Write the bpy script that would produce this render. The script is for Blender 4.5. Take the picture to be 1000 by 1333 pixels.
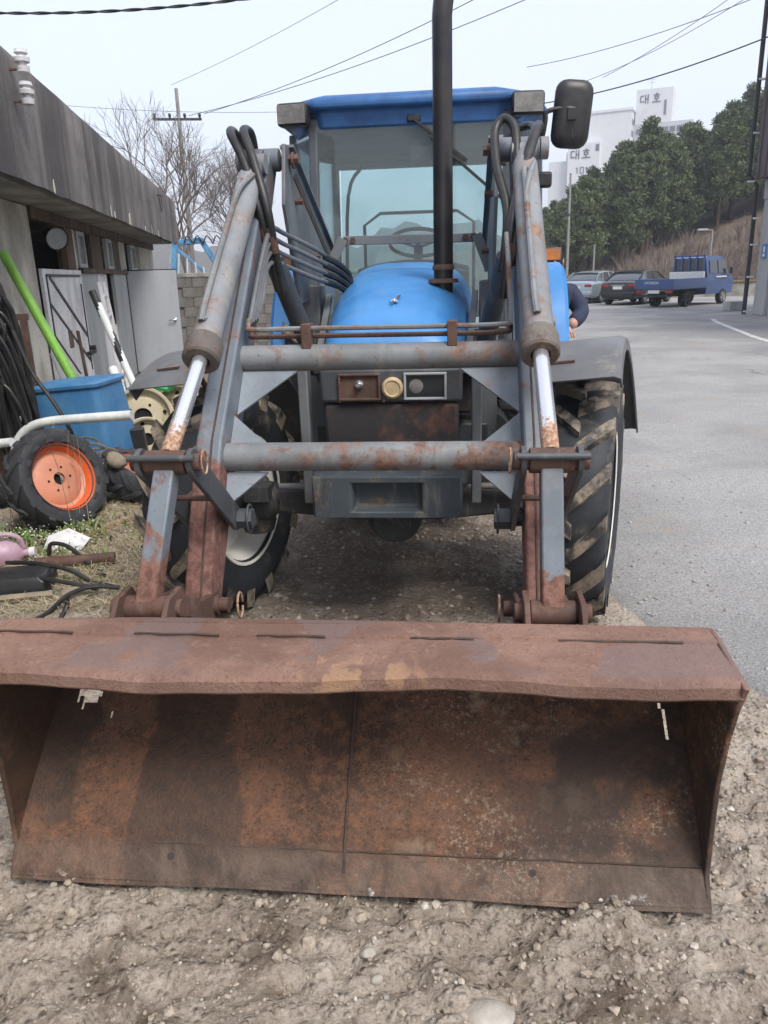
import bpy, bmesh, math, random
import numpy as np
from mathutils import Vector, Matrix, Euler
R = math.radians
random.seed(7)
rng = np.random.default_rng(11)
scene = bpy.context.scene
COL = scene.collection
for o in list(bpy.data.objects): bpy.data.objects.remove(o, do_unlink=True)

# ------------------------------------------------------------------ camera
cam = bpy.data.cameras.new('camera')
cam.sensor_fit = 'HORIZONTAL'; cam.sensor_width = 36.0; cam.lens = 36.0
cam.clip_start = 0.05; cam.clip_end = 3000
cam_o = bpy.data.objects.new('camera', cam); COL.objects.link(cam_o)
_p, _r = R(17.15), R(1.7)
_f = Vector((0, math.cos(_p), -math.sin(_p))); _d = Vector((0, -math.sin(_p), -math.cos(_p))); _x = Vector((1, 0, 0))
_x2 = math.cos(_r)*_x + math.sin(_r)*_d; _d2 = -math.sin(_r)*_x + math.cos(_r)*_d
m = Matrix.Identity(4)
for i in range(3): m[i][0] = _x2[i]; m[i][1] = -_d2[i]; m[i][2] = -_f[i]
m[0][3], m[1][3], m[2][3] = 0, 0, 1.6
cam_o.matrix_world = m
scene.camera = cam_o

# ------------------------------------------------------------------ sky, sun, exposure
SUN_EL, SUN_AZ = 54.0, 148.0      # high hazy sun behind the viewer, to the right
w = bpy.data.worlds.new('World'); scene.world = w; w.use_nodes = True
nt = w.node_tree; nt.nodes.clear()
out = nt.nodes.new('ShaderNodeOutputWorld')
sky = nt.nodes.new('ShaderNodeTexSky'); sky.sky_type = 'NISHITA'; sky.sun_disc = False
sky.sun_elevation = R(SUN_EL); sky.sun_rotation = R(SUN_AZ); sky.dust_density = 4.0; sky.air_density = 1.2; sky.ozone_density = 1.0
b1 = nt.nodes.new('ShaderNodeBackground'); b1.inputs[1].default_value = 0.05
b2 = nt.nodes.new('ShaderNodeBackground'); b2.inputs[0].default_value = (0.87, 0.88, 1.0, 1); b2.inputs[1].default_value = 0.38
ad = nt.nodes.new('ShaderNodeAddShader')
nt.links.new(sky.outputs[0], b1.inputs[0]); nt.links.new(b1.outputs[0], ad.inputs[0]); nt.links.new(b2.outputs[0], ad.inputs[1]); nt.links.new(ad.outputs[0], out.inputs[0])
sl = bpy.data.lights.new('sun', 'SUN'); sl.energy = 1.5; sl.angle = R(22); sl.color = (1.0, 0.965, 0.91)
so = bpy.data.objects.new('sun', sl); COL.objects.link(so)
_az = R(SUN_AZ)
sdir = Vector((math.sin(_az)*math.cos(R(SUN_EL)), math.cos(_az)*math.cos(R(SUN_EL)), math.sin(R(SUN_EL))))
so.rotation_euler = sdir.to_track_quat('Z', 'Y').to_euler(); so.location = (0, 0, 30)
vs = scene.view_settings; vs.view_transform = 'Standard'; vs.look = 'None'; vs.exposure = 1.18; vs.gamma = 1.0; vs.use_curve_mapping = False

# ------------------------------------------------------------------ mesh helpers
def V(*a): return Vector(a)
def frame_for(d):
    d = Vector(d).normalized(); u = Vector((0, 0, 1)) if abs(d.z) < .92 else Vector((1, 0, 0))
    s = d.cross(u).normalized(); return s, s.cross(d).normalized(), d
def smooth_path(pts, n=5):
    pts = [Vector(p) for p in pts]
    if len(pts) < 3: return pts
    o = []
    P = [2*pts[0]-pts[1]] + pts + [2*pts[-1]-pts[-2]]
    for i in range(1, len(P)-2):
        a, b, c, d = P[i-1], P[i], P[i+1], P[i+2]
        for k in range(n):
            t = k/n
            o.append(.5*((2*b)+(c-a)*t+(2*a-5*b+4*c-d)*t*t+(3*b-a-3*c+d)*t**3))
    o.append(pts[-1]); return o
class MB:
    def __init__(s): s.v = []; s.f = []; s.m = []
    def add(s, vs, fs, mi=0):
        n = len(s.v); s.v += [tuple(p) for p in vs]; s.f += [tuple(i+n for i in f) for f in fs]; s.m += [mi]*len(fs); return s
    def box(s, c, d, rot=None, mi=0):
        c = Vector(c); h = Vector(d)/2; q = []
        for x, y, z in ((-1,-1,-1),(1,-1,-1),(1,1,-1),(-1,1,-1),(-1,-1,1),(1,-1,1),(1,1,1),(-1,1,1)):
            p = Vector((x*h.x, y*h.y, z*h.z))
            if rot is not None: p = rot @ p
            q.append(c+p)
        return s.add(q, [(0,3,2,1),(4,5,6,7),(0,1,5,4),(1,2,6,5),(2,3,7,6),(3,0,4,7)], mi)
    def bx(s, x0, x1, y0, y1, z0, z1, mi=0):
        return s.box(((x0+x1)/2, (y0+y1)/2, (z0+z1)/2), (x1-x0, y1-y0, z1-z0), None, mi)
    def bar(s, p0, p1, wd, ht, side=None, mi=0):
        p0, p1 = Vector(p0), Vector(p1); d = (p1-p0).normalized()
        a = Vector(side) if side else frame_for(d)[0]
        a = (a-d*a.dot(d)).normalized(); b = a.cross(d)
        q = []
        for p in (p0, p1):
            for i, j in ((-1,-1),(1,-1),(1,1),(-1,1)): q.append(p+a*i*wd/2+b*j*ht/2)
        return s.add(q, [(0,1,2,3),(7,6,5,4),(0,4,5,1),(1,5,6,2),(2,6,7,3),(3,7,4,0)], mi)
    def tube(s, pts, r, n=8, sm=0, mi=0, cap=True):
        pts = smooth_path(pts, sm) if sm else [Vector(p) for p in pts]
        k = len(pts); rr = r if isinstance(r, (list, tuple)) else [r]*k
        if len(rr) != k: rr = [rr[0]+(rr[-1]-rr[0])*i/(k-1) for i in range(k)]
        q = []; a = None
        for i, p in enumerate(pts):
            d = (pts[min(i+1, k-1)]-pts[max(i-1, 0)])
            d = d.normalized() if d.length > 1e-9 else Vector((0, 0, 1))
            if a is None: a = frame_for(d)[0]
            a = (a-d*a.dot(d)); a = a.normalized() if a.length > 1e-6 else frame_for(d)[0]
            b = d.cross(a)
            for j in range(n):
                t = 2*math.pi*j/n; q.append(p+(a*math.cos(t)+b*math.sin(t))*rr[i])
        f = [(i*n+j, i*n+(j+1) % n, (i+1)*n+(j+1) % n, (i+1)*n+j) for i in range(k-1) for j in range(n)]
        if cap: f += [tuple(range(n-1, -1, -1)), tuple((k-1)*n+j for j in range(n))]
        return s.add(q, f, mi)
    def cyl(s, p0, p1, r0, r1=None, n=16, mi=0, cap=True):
        return s.tube([p0, p1], [r0, r0 if r1 is None else r1], n, 0, mi, cap)
    def lathe(s, prof, o=(0,0,0), ax=(1,0,0), n=32, mi=0, a0=0.0, a1=2*math.pi):
        o = Vector(o); u, v, d = frame_for(ax); full = abs(a1-a0-2*math.pi) < 1e-6
        m = n if full else n+1; q = []
        for (h, r) in prof:
            for j in range(m):
                t = a0+(a1-a0)*j/n; q.append(o+d*h+(u*math.cos(t)+v*math.sin(t))*r)
        f = []
        for i in range(len(prof)-1):
            for j in range(n):
                j2 = (j+1) % m if full else j+1
                f.append((i*m+j, i*m+j2, (i+1)*m+j2, (i+1)*m+j))
        return s.add(q, f, mi)
    def prism(s, poly, ext, mi=0):
        poly = [Vector(p) for p in poly]; e = Vector(ext); n = len(poly)
        return s.add(poly+[p+e for p in poly], [tuple(range(n-1,-1,-1)), tuple(range(n, 2*n))]+[(i, (i+1) % n, n+(i+1) % n, n+i) for i in range(n)], mi)
    def loft(s, secs, closed=True, mi=0, cap=True):
        n = len(secs[0]); q = [p for sc in secs for p in sc]; f = []
        for i in range(len(secs)-1):
            for j in range(n if closed else n-1):
                j2 = (j+1) % n; f.append((i*n+j, i*n+j2, (i+1)*n+j2, (i+1)*n+j))
        if cap and closed: f += [tuple(range(n-1,-1,-1)), tuple((len(secs)-1)*n+j for j in range(n))]
        return s.add(q, f, mi)
    def blob(s, c, r, seed=0, sub=2, amp=.25, sc=(1,1,1), mi=0):
        bm = bmesh.new(); bmesh.ops.create_icosphere(bm, subdivisions=sub, radius=1)
        rr = random.Random(seed); k = [(Vector((rr.uniform(-1,1), rr.uniform(-1,1), rr.uniform(-1,1))).normalized(), rr.uniform(.3,1)) for _ in range(7)]
        q = []
        for vv in bm.verts:
            p = vv.co.normalized(); g = 1+amp*sum(max(0, p.dot(a)-.4)*b*(1 if i % 2 else -1) for i, (a, b) in enumerate(k))
            q.append(Vector(c)+Vector((p.x*sc[0], p.y*sc[1], p.z*sc[2]))*r*g)
        bm.verts.ensure_lookup_table(); fs = [tuple(x.index for x in f.verts) for f in bm.faces]; bm.free()
        return s.add(q, fs, mi)
    def xf(s, M): s.v = [tuple(M @ Vector(p)) for p in s.v]; return s
    def mesh(s, name, mats, ang=38):
        me = bpy.data.meshes.new(name); me.from_pydata(s.v, [], s.f)
        if not isinstance(mats, (list, tuple)): mats = [mats]
        for x in mats: me.materials.append(x)
        if len(mats) > 1: me.polygons.foreach_set('material_index', s.m)
        bm = bmesh.new(); bm.from_mesh(me); bmesh.ops.recalc_face_normals(bm, faces=bm.faces)
        if ang:
            ca = R(ang)
            for e in bm.edges:
                e.smooth = not (len(e.link_faces) != 2 or e.calc_face_angle(0) > ca)
            for f in bm.faces: f.smooth = True
        bm.to_mesh(me); bm.free(); me.update(); return me
    def build(s, name, mats, parent=None, bev=0, ang=38, solid=0):
        o = bpy.data.objects.new(name, s.mesh(name, mats, ang)); COL.objects.link(o)
        if parent is not None: o.parent = parent
        if solid:
            q = o.modifiers.new('solid', 'SOLIDIFY'); q.thickness = solid; q.offset = 0
        if bev:
            q = o.modifiers.new('bevel', 'BEVEL'); q.width = bev; q.segments = 2; q.limit_method = 'ANGLE'; q.angle_limit = R(40); q.harden_normals = False
        return o
def tag(o, label=None, cat=None, group=None, kind=None):
    if label: o['label'] = label
    if cat: o['category'] = cat
    if group: o['group'] = group
    if kind: o['kind'] = kind
    return o
def thing(name, label, cat, loc=(0,0,0), rotz=0.0, group=None):
    o = bpy.data.objects.new(name, None); COL.objects.link(o); o.empty_display_size = .1
    o.location = loc; o.rotation_euler = (0, 0, rotz); return tag(o, label, cat, group)
def copy_tree(o, parent=None):
    c = o.copy(); COL.objects.link(c); c.parent = parent
    for ch in list(o.children): copy_tree(ch, c)
    return c
# numpy value noise
def vnoise(x, y, seed=0):
    g = np.random.default_rng(seed).random((256, 256)); xi = np.floor(x).astype(int); yi = np.floor(y).astype(int)
    fx = x-xi; fy = y-yi; fx = fx*fx*(3-2*fx); fy = fy*fy*(3-2*fy)
    a = g[xi % 256, yi % 256]; b = g[(xi+1) % 256, yi % 256]; c = g[xi % 256, (yi+1) % 256]; d = g[(xi+1) % 256, (yi+1) % 256]
    return (a*(1-fx)+b*fx)*(1-fy)+(c*(1-fx)+d*fx)*fy-.5
def fbm(x, y, sc, oc=5, seed=0, gain=.5):
    t = 0; a = 1.0
    for i in range(oc): t = t+a*vnoise(x*sc+17.3*i, y*sc+5.1*i, seed+i); a *= gain; sc *= 2.03
    return t
def sstep(a, b, x): t = np.clip((x-a)/(b-a), 0, 1); return t*t*(3-2*t)

# ------------------------------------------------------------------ material helpers
class NT:
    def __init__(s, name):
        s.mat = bpy.data.materials.new(name); s.mat.use_nodes = True; s.t = s.mat.node_tree; s.t.nodes.clear()
        s.o = s.n('ShaderNodeOutputMaterial'); s.p = s.n('ShaderNodeBsdfPrincipled'); s.t.links.new(s.p.outputs[0], s.o.inputs[0])
        s.tc = s.n('ShaderNodeTexCoord'); s.vec = s.tc.outputs['Object']
    def n(s, k): return s.t.nodes.new(k)
    def l(s, a, b): s.t.links.new(a, b)
    def set(s, sock, v):
        if hasattr(v, 'is_linked') or isinstance(v, bpy.types.NodeSocket): s.l(v, sock)
        elif isinstance(v, (tuple, list)): sock.default_value = (*v, 1) if len(v) == 3 and len(sock.default_value) == 4 else v
        else: sock.default_value = v
    def mapv(s, scale=(1,1,1), vec=None, rot=(0,0,0)):
        q = s.n('ShaderNodeMapping'); q.inputs['Scale'].default_value = scale; q.inputs['Rotation'].default_value = rot; s.l(vec or s.vec, q.inputs[0]); return q.outputs[0]
    def noise(s, sc, det=5, ro=.6, dist=0, vec=None):
        q = s.n('ShaderNodeTexNoise'); q.inputs['Scale'].default_value = sc; q.inputs['Detail'].default_value = det; q.inputs['Roughness'].default_value = ro; q.inputs['Distortion'].default_value = dist
        s.l(vec or s.vec, q.inputs['Vector']); return q.outputs['Fac']
    def voro(s, sc, vec=None, feat='F1', out='Distance', rnd=1):
        q = s.n('ShaderNodeTexVoronoi'); q.feature = feat; q.inputs['Scale'].default_value = sc; q.inputs['Randomness'].default_value = rnd; s.l(vec or s.vec, q.inputs['Vector']); return q.outputs[out]
    def rng(s, x, lo, hi, a=0., b=1., sm=True):
        q = s.n('ShaderNodeMapRange'); q.interpolation_type = 'SMOOTHSTEP' if sm else 'LINEAR'
        s.set(q.inputs[0], x)
        for i, v in enumerate((lo, hi, a, b)): q.inputs[i+1].default_value = v
        return q.outputs[0]
    def math(s, op, a, b=0.):
        q = s.n('ShaderNodeMath'); q.operation = op; s.set(q.inputs[0], a); s.set(q.inputs[1], b); return q.outputs[0]
    def mix(s, f, a, b, mode='MIX'):
        q = s.n('ShaderNodeMix'); q.data_type = 'RGBA'; q.blend_type = mode; q.clamp_factor = True
        s.set(q.inputs[0], f); s.set(q.inputs[6], a); s.set(q.inputs[7], b); return q.outputs[2]
    def sep(s, vec=None):
        q = s.n('ShaderNodeSeparateXYZ'); s.l(vec or s.vec, q.inputs[0]); return q.outputs
    def bump(s, h, st=.5, dist=.01):
        q = s.n('ShaderNodeBump'); q.inputs['Strength'].default_value = st; q.inputs['Distance'].default_value = dist; s.set(q.inputs['Height'], h); s.l(q.outputs[0], s.p.inputs['Normal']); return q
    def fin(s, col, rough=.6, metal=0., spec=.5, **kw):
        s.set(s.p.inputs['Base Color'], col); s.set(s.p.inputs['Roughness'], rough); s.set(s.p.inputs['Metallic'], metal); s.p.inputs['Specular IOR Level'].default_value = spec
        for k, v in kw.items(): s.set(s.p.inputs[k], v)
        return s.mat
def H(h, k=1.0):
    c = [int(h[i:i+2], 16)/255 for i in (0, 2, 4)]
    return tuple(k*(x/12.92 if x <= .04045 else ((x+.055)/1.055)**2.4) for x in c)
def simple(name, c, rough=.6, metal=0., var=.25, sc=6, c2=None, bump=.15, bsc=40, spec=.4, streak=False):
    s = NT(name); v = s.mapv((1, 1, .18)) if streak else s.vec
    c2 = c2 or tuple(x*(1-var*1.6) for x in c)
    f = s.rng(s.noise(sc, 6, .62, .2, v), .34, .68)
    col = s.mix(f, c2, c)
    col = s.mix(s.rng(s.noise(sc*7, 3, .6), .55, .75, 0, .35), col, tuple(x*.6 for x in c))
    if bump: s.bump(s.noise(bsc, 4, .6), bump, .01)
    return s.fin(col, rough, metal, spec)
def worn_paint(name, paint, rust1=(.10,.042,.026), rust2=(.22,.11,.06), lo=.56, hi=.64, sc=7, rough=.5, metal=.0, zramp=None, dusty=.25, fac2=.62):
    s = NT(name); n1 = s.noise(sc, 8, .68, .35); n2 = s.noise(sc*6, 5, .7); n3 = s.noise(sc*.45, 4, .6)
    pc = s.mix(s.rng(n3, .35, .65), tuple(x*.72 for x in paint), tuple(x*1.12 for x in paint))
    pc = s.mix(s.rng(s.noise(sc*1.7, 6, .7, .5, s.mapv((1, 1, .25))), .52, .75, 0, dusty), pc, (.30,.27,.22))
    rc = s.mix(s.rng(n2, .35, .65), rust1, rust2)
    v = n1
    if zramp: v = s.math('ADD', n1, s.rng(s.sep()[2], zramp[0], zramp[1], zramp[2], 0.0))
    f = s.rng(s.math('ADD', s.math('MULTIPLY', v, .85), s.math('MULTIPLY', n2, .15)), lo, hi)
    col = s.mix(f, pc, rc)
    sp = s.rng(s.noise(sc*13, 3, .7), fac2, fac2+.07)
    col = s.mix(s.math('MULTIPLY', sp, .75), col, rust1)
    s.bump(s.math('ADD', s.math('MULTIPLY', n2, .4), s.math('MULTIPLY', f, .6)), .22, .004)
    return s.fin(col, s.rng(f, 0, 1, rough, .85), metal, .4)

M_ = {}
GREY = (.125,.148,.175)
M_['boom'] = worn_paint('worn_grey_paint', GREY, (.10,.048,.038), (.205,.105,.086), .535, .63, 5.5, .48, zramp=(.80, 1.10, .42), dusty=.4)
M_['tube'] = worn_paint('grey_cross_tube_paint', (.175,.188,.195), (.095,.05,.038), (.20,.12,.088), .50, .62, 6, .5, dusty=.6)
M_['plate'] = worn_paint('gusset_paint', (.185,.215,.245), (.13,.06,.04), (.3,.16,.09), .60, .66, 6, .5)
M_['dark'] = worn_paint('dark_loader_steel', (.055,.062,.07), (.075,.04,.03), (.14,.085,.06), .57, .66, 7, .5, dusty=.3)
M_['mast'] = worn_paint('mast_paint', (.13,.142,.152), (.09,.045,.03), (.2,.11,.07), .60, .68, 6, .48, dusty=.2)
M_['guard'] = worn_paint('mudguard_plastic', (.125,.13,.138), (.10,.075,.055), (.17,.13,.10), .52, .68, 5, .5, dusty=.45)
M_['cyl'] = worn_paint('cylinder_paint', (.20,.212,.225), (.115,.075,.058), (.25,.165,.115), .51, .63, 3.9, .55, dusty=.6)
M_['link'] = worn_paint('link_paint', (.145,.172,.20), (.10,.048,.036), (.20,.105,.078), .54, .63, 6, .45, zramp=(.72, .86, .4))
M_['gland'] = worn_paint('grimy_collar', (.125,.112,.10), (.06,.042,.032), (.14,.095,.07), .48, .62, 9, .6)
M_['rustpin'] = worn_paint('rusted_steel', (.095,.055,.042), (.055,.028,.022), (.13,.065,.045), .5, .6, 14, .75)
def rod():
    s = NT('chromed_rod'); z = s.sep()[2]
    f = s.rng(s.math('ADD', s.noise(60, 5, .7), s.rng(z, 1.10, 1.25, .42, -.12)), .60, .66)
    col = s.mix(f, (.75,.76,.77), s.mix(s.rng(s.noise(90), .4, .6), (.23,.11,.06), (.40,.28,.2)))
    s.bump(s.noise(90), .15, .002)
    return s.fin(col, s.rng(f, 0, 1, .22, .8), s.rng(f, 0, 1, .85, 0), .5)
M_['rod'] = rod()
def blue_paint():
    s = NT('tractor_blue_paint')
    col = s.mix(s.rng(s.noise(2.5, 4), .35, .7), (.040,.185,.45), (.060,.235,.52))
    col = s.mix(s.rng(s.noise(9, 7, .7, .4, s.mapv((1, 1, .3))), .54, .78, 0, .38), col, (.25,.30,.34))
    col = s.mix(s.rng(s.noise(40, 3), .69, .75, 0, .7), col, (.05,.06,.08))
    return s.fin(col, s.rng(s.noise(6, 5), .3, .7, .32, .5), 0, .45)
M_['blue'] = blue_paint()
M_['roof'] = simple('cab_roof_blue', (.035,.125,.32), .5, 0, .3, 5, bump=.05)
M_['blk'] = simple('black_plastic', (.014,.015,.017), .42, 0, .3, 8, c2=(.026,.026,.026), bump=.1)
M_['hose'] = simple('black_rubber_hose', (.013,.014,.016), .42, 0, .3, 12, c2=(.03,.029,.027), bump=.1)
M_['cabdark'] = simple('cab_frame_grey', (.085,.095,.11), .45, 0, .2, 4, bump=.05)
M_['cabin'] = simple('cab_lining', (.34,.36,.37), .75, 0, .2, 4, bump=.05)
M_['inner'] = simple('engine_dark', (.022,.021,.02), .8, 0, .4, 9, c2=(.05,.042,.035), bump=.3)
M_['exh'] = simple('exhaust_black', (.018,.02,.024), .33, .2, .3, 9, c2=(.032,.03,.03), bump=.05)
M_['iron'] = worn_paint('cast_iron', (.048,.060,.070), (.07,.045,.03), (.17,.13,.085), .55, .68, 6, .6, dusty=.5)
M_['axle'] = worn_paint('muddy_axle', (.04,.042,.045), (.10,.075,.05), (.19,.15,.10), .52, .66, 8, .75, dusty=.5)
M_['grille'] = worn_paint('grille_sheet', (.032,.030,.032), (.085,.04,.03), (.12,.06,.045), .49, .62, 4, .6, dusty=.25)
M_['chrome'] = simple('chrome', (.6,.62,.64), .25, .9, .1, 20, bump=0)
def rubber(name, c, mud, lo, hi, sc=9):
    s = NT(name); n = s.noise(sc, 7, .65, .3)
    f = s.rng(n, lo, hi); col = s.mix(f, c, mud); col = s.mix(s.rng(s.noise(sc*5, 4), .5, .7, 0, .4), col, tuple(x*1.7 for x in c))
    s.bump(s.noise(60, 4), .2, .004)
    return s.fin(col, s.rng(f, 0, 1, .62, .9), 0, .35)
M_['tyre'] = rubber('tyre_rubber', (.022,.025,.030), (.15,.13,.10), .54, .74, 5)
M_['lug'] = rubber('muddy_lug', (.032,.031,.031), (.25,.21,.16), .40, .60, 11)
M_['tyre2'] = rubber('old_tyre_rubber', (.035,.037,.042), (.13,.115,.10), .60, .80, 8)
def rimmat(name, c, rust=(.16,.09,.05), lo=.62):
    s = NT(name); n = s.noise(7, 7, .7, .3)
    col = s.mix(s.rng(s.noise(3, 4), .35, .65), tuple(x*.82 for x in c), c)
    col = s.mix(s.rng(n, lo, lo+.1), col, rust); col = s.mix(s.rng(s.noise(30, 4), .66, .72, 0, .8), col, rust)
    s.bump(n, .1, .004); return s.fin(col, .5, 0, .4)
M_['rim'] = rimmat('cream_rim', (.74,.73,.68), (.16,.11,.07), .70)
M_['rim2'] = rimmat('yellowed_rim', (.52,.46,.32), (.20,.14,.08), .6)
M_['orange'] = rimmat('orange_rim', (.72,.125,.03), (.50,.22,.13), .55)
M_['orangedisc'] = rimmat('faded_orange_disc', (.58,.25,.16), (.35,.17,.10), .56)
def glass(name, c, rough=.02, alpha=.3, spec=.6):
    s = NT(name); g = s.n('ShaderNodeBsdfGlossy'); g.inputs['Roughness'].default_value = rough; g.inputs['Color'].default_value = (.9, .95, 1, 1)
    t = s.n('ShaderNodeBsdfTransparent'); t.inputs['Color'].default_value = (*c, 1)
    fr = s.n('ShaderNodeFresnel'); fr.inputs['IOR'].default_value = 1.45
    df = s.n('ShaderNodeBsdfDiffuse'); df.inputs['Color'].default_value = (.50,.54,.55, 1)  # dust film; its pale colour also stands in for sky reflected in the glass
    m1 = s.n('ShaderNodeMixShader'); s.l(s.rng(s.noise(1.6, 3, .5), .3, .75, .09, alpha), m1.inputs[0]); s.l(t.outputs[0], m1.inputs[1]); s.l(df.outputs[0], m1.inputs[2])
    m2 = s.n('ShaderNodeMixShader'); s.l(s.math('MULTIPLY', fr.outputs[0], spec), m2.inputs[0]); s.l(m1.outputs[0], m2.inputs[1]); s.l(g.outputs[0], m2.inputs[2])
    s.l(m2.outputs[0], s.o.inputs[0]); return s.mat
M_['glass'] = glass('tinted_cab_glass', (.86,.955,.96), alpha=.14)
M_['darkglass'] = simple('dark_window_glass', (.02,.024,.028), .12, 0, .2, 3, bump=0, spec=.6)
M_['lens'] = simple('dirty_lamp_lens', (.13,.125,.12), .18, 0, .2, 12, c2=(.20,.19,.18), bump=.3, bsc=60)
M_['amber'] = simple('amber_lens', (.55,.16,.02), .3, 0, .3, 9, c2=(.30,.14,.07), bump=.1)
M_['cream'] = simple('cream_cover', (.55,.42,.25), .6, 0, .2, 15, bump=.05)

def rust_bucket():
    s = NT('rusted_bucket_plate'); X, Y, Z = s.sep()
    wv = s.n('ShaderNodeTexNoise'); wv.inputs['Scale'].default_value = 5; wv.inputs['Detail'].default_value = 5; s.l(s.vec, wv.inputs['Vector'])
    w1 = s.math('MULTIPLY', s.math('SUBTRACT', wv.outputs['Fac'], .5), .16)
    Xw = s.math('ADD', X, w1); Zw = s.math('ADD', Z, s.math('MULTIPLY', w1, -.8))
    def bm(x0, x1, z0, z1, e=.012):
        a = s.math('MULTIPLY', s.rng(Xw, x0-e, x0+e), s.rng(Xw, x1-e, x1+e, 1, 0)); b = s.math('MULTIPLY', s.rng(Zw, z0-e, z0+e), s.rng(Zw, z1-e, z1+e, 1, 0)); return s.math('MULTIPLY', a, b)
    n1 = s.noise(3.2, 7, .65, .3); n2 = s.noise(26, 6, .72); n3 = s.noise(95, 4, .75)
    inside = s.mix(s.rng(n1, .34, .66), (.050,.029,.020), (.122,.066,.043))
    inside = s.mix(s.rng(n2, .44, .66, 0, .7), inside, (.185,.086,.046)); inside = s.mix(s.rng(s.noise(150, 3, .8), .5, .7, 0, .55), inside, (.20,.11,.07))
    inside = s.mix(s.rng(n3, .52, .66, 0, .7), inside, (.026,.017,.013))
    # pale scale specks on the right half, orange bloom
    pale = s.math('MULTIPLY', s.rng(s.noise(70, 5, .8, .3), .53, .61), s.math('MULTIPLY', s.rng(X, -.05, .35, .12, .9), s.rng(s.noise(2.6, 3), .42, .58)))
    inside = s.mix(s.math('MULTIPLY', pale, .75), inside, (.36,.30,.22))
    tanp = s.math('MULTIPLY', s.rng(s.noise(5.5, 7, .72), .56, .68), s.rng(X, .0, .35, .1, .75)); inside = s.mix(tanp, inside, (.25,.185,.125))
    dk = s.math('MULTIPLY', s.rng(s.noise(3.1, 5, .6, .5), .44, .58), s.rng(X, .25, .6, 0, .78)); inside = s.mix(dk, inside, (.032,.026,.023))
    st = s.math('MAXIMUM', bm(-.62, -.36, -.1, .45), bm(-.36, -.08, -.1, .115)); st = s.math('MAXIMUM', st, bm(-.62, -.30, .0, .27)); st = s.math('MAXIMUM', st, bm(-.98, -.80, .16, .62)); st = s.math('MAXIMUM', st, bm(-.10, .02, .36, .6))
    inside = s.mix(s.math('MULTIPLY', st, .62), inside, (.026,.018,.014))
    # worn, greyer strip next to the cutting edge
    ed = s.rng(s.math('ADD', Z, s.math('MULTIPLY', w1, .6)), .08, .13, 1, 0)
    ec = s.mix(s.rng(s.noise(11, 6, .7, .6, s.mapv((1, 1, .3))), .36, .66), (.062,.046,.038), (.20,.15,.115)); ec = s.mix(s.rng(s.noise(5, 4), .6, .72, 0, .8), ec, (.34,.17,.07))
    inside = s.mix(s.math('MULTIPLY', ed, .42), inside, ec)
    bare = s.math('MULTIPLY', s.rng(s.noise(9, 6, .8), .60, .68), s.rng(Z, .03, .06, 1, 0)); inside = s.mix(bare, inside, (.52,.51,.49))
    top = s.mix(s.rng(n1, .35, .65), (.150,.086,.064), (.235,.140,.106)); top = s.mix(s.rng(n3, .52, .68, 0, .6), top, (.085,.045,.034))
    top = s.mix(s.rng(n2, .55, .7, 0, .35), top, (.34,.235,.19))
    wet = s.rng(s.noise(2.1, 6, .55, .35), .515, .53); wet = s.math('MULTIPLY', wet, s.rng(Y, -1.99, -1.95, .25, 1))
    top = s.mix(s.math('MULTIPLY', wet, .55), top, (.150,.115,.112))
    yl = s.math('MULTIPLY', s.rng(s.noise(14, 4, .6, .8, s.mapv((1, .5, 1))), .50, .58), bm(-.06, .20, .5, .9, .05)); yl = s.math('MULTIPLY', yl, s.rng(Y, -1.93, -1.88, 1, 0)); top = s.mix(s.math('MULTIPLY', yl, .45), top, (.40,.25,.14))
    up = s.rng(Z, .60, .64)
    col = s.mix(up, inside, top)
    s.bump(s.math('ADD', s.math('MULTIPLY', n2, .5), s.math('MULTIPLY', n3, .7)), .8, .008)
    return s.fin(col, s.rng(s.math('MAXIMUM', s.math('MULTIPLY', st, .8), s.math('MULTIPLY', ed, .6)), 0, 1, .85, .52), 0, .35)
M_['bucket'] = rust_bucket()
M_['weld'] = simple('weld_bead', (.045,.032,.026), .8, .0, .4, 30, c2=(.075,.05,.04))

# ================================================================== THE TRACTOR
TX = R(5.95)
tractor = thing('tractor', 'blue farm tractor with rusty front loader bucket resting on the dirt', 'tractor', (.068, 3.6, 0), -TX)
T = tractor
def P(name, mb, mat, parent=T, **k): return mb.build(name, M_[mat] if isinstance(mat, str) else [M_[q] for q in mat], parent, **k)

def tyre_mb(Rd, Wd, rimR, nl, lh, V_=.30, lw=.034, n=56):
    h = Wd/2; c = Rd-lh; mb = MB()
    prof = [(-h*.74, rimR-.004), (-h*.80, rimR+.012), (-h*.97, rimR+(c-rimR)*.35), (-h*1.0, rimR+(c-rimR)*.6), (-h*.93, rimR+(c-rimR)*.84), (-h*.78, c-.012), (-h*.4, c-.002), (0, c+.003)]
    prof = prof + [(-x, r) for x, r in prof[-2::-1]]
    mb.lathe(prof, n=n)
    for sd in (-1, 1):
        for k in range(nl):
            f0 = 2*math.pi*(k+(.5 if sd > 0 else 0))/nl; secs = []
            for u in (0, .12, .4, .7, .92, 1.0, 1.06):
                x = sd*h*(-.06+min(u, 1.0)*1.04); ang = f0+V_*u**1.15
                top = Rd-.012*u*u*2-(.10*h/.16 if u > 1.03 else 0.0)*1.0
                if u == 0: top = Rd-.006
                base = c-.02-(.07 if u > .9 else 0); aw = lw/Rd*(.9+.35*u); sec = []
                for da, rr in ((-1.25, base), (-.85, top), (.85, top), (1.25, base)):
                    a = ang+da*aw; sec.append(Vector((x, -math.cos(a)*rr, math.sin(a)*rr)))
                secs.append(sec)
            mb.loft(secs, mi=1)
    return mb
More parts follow.
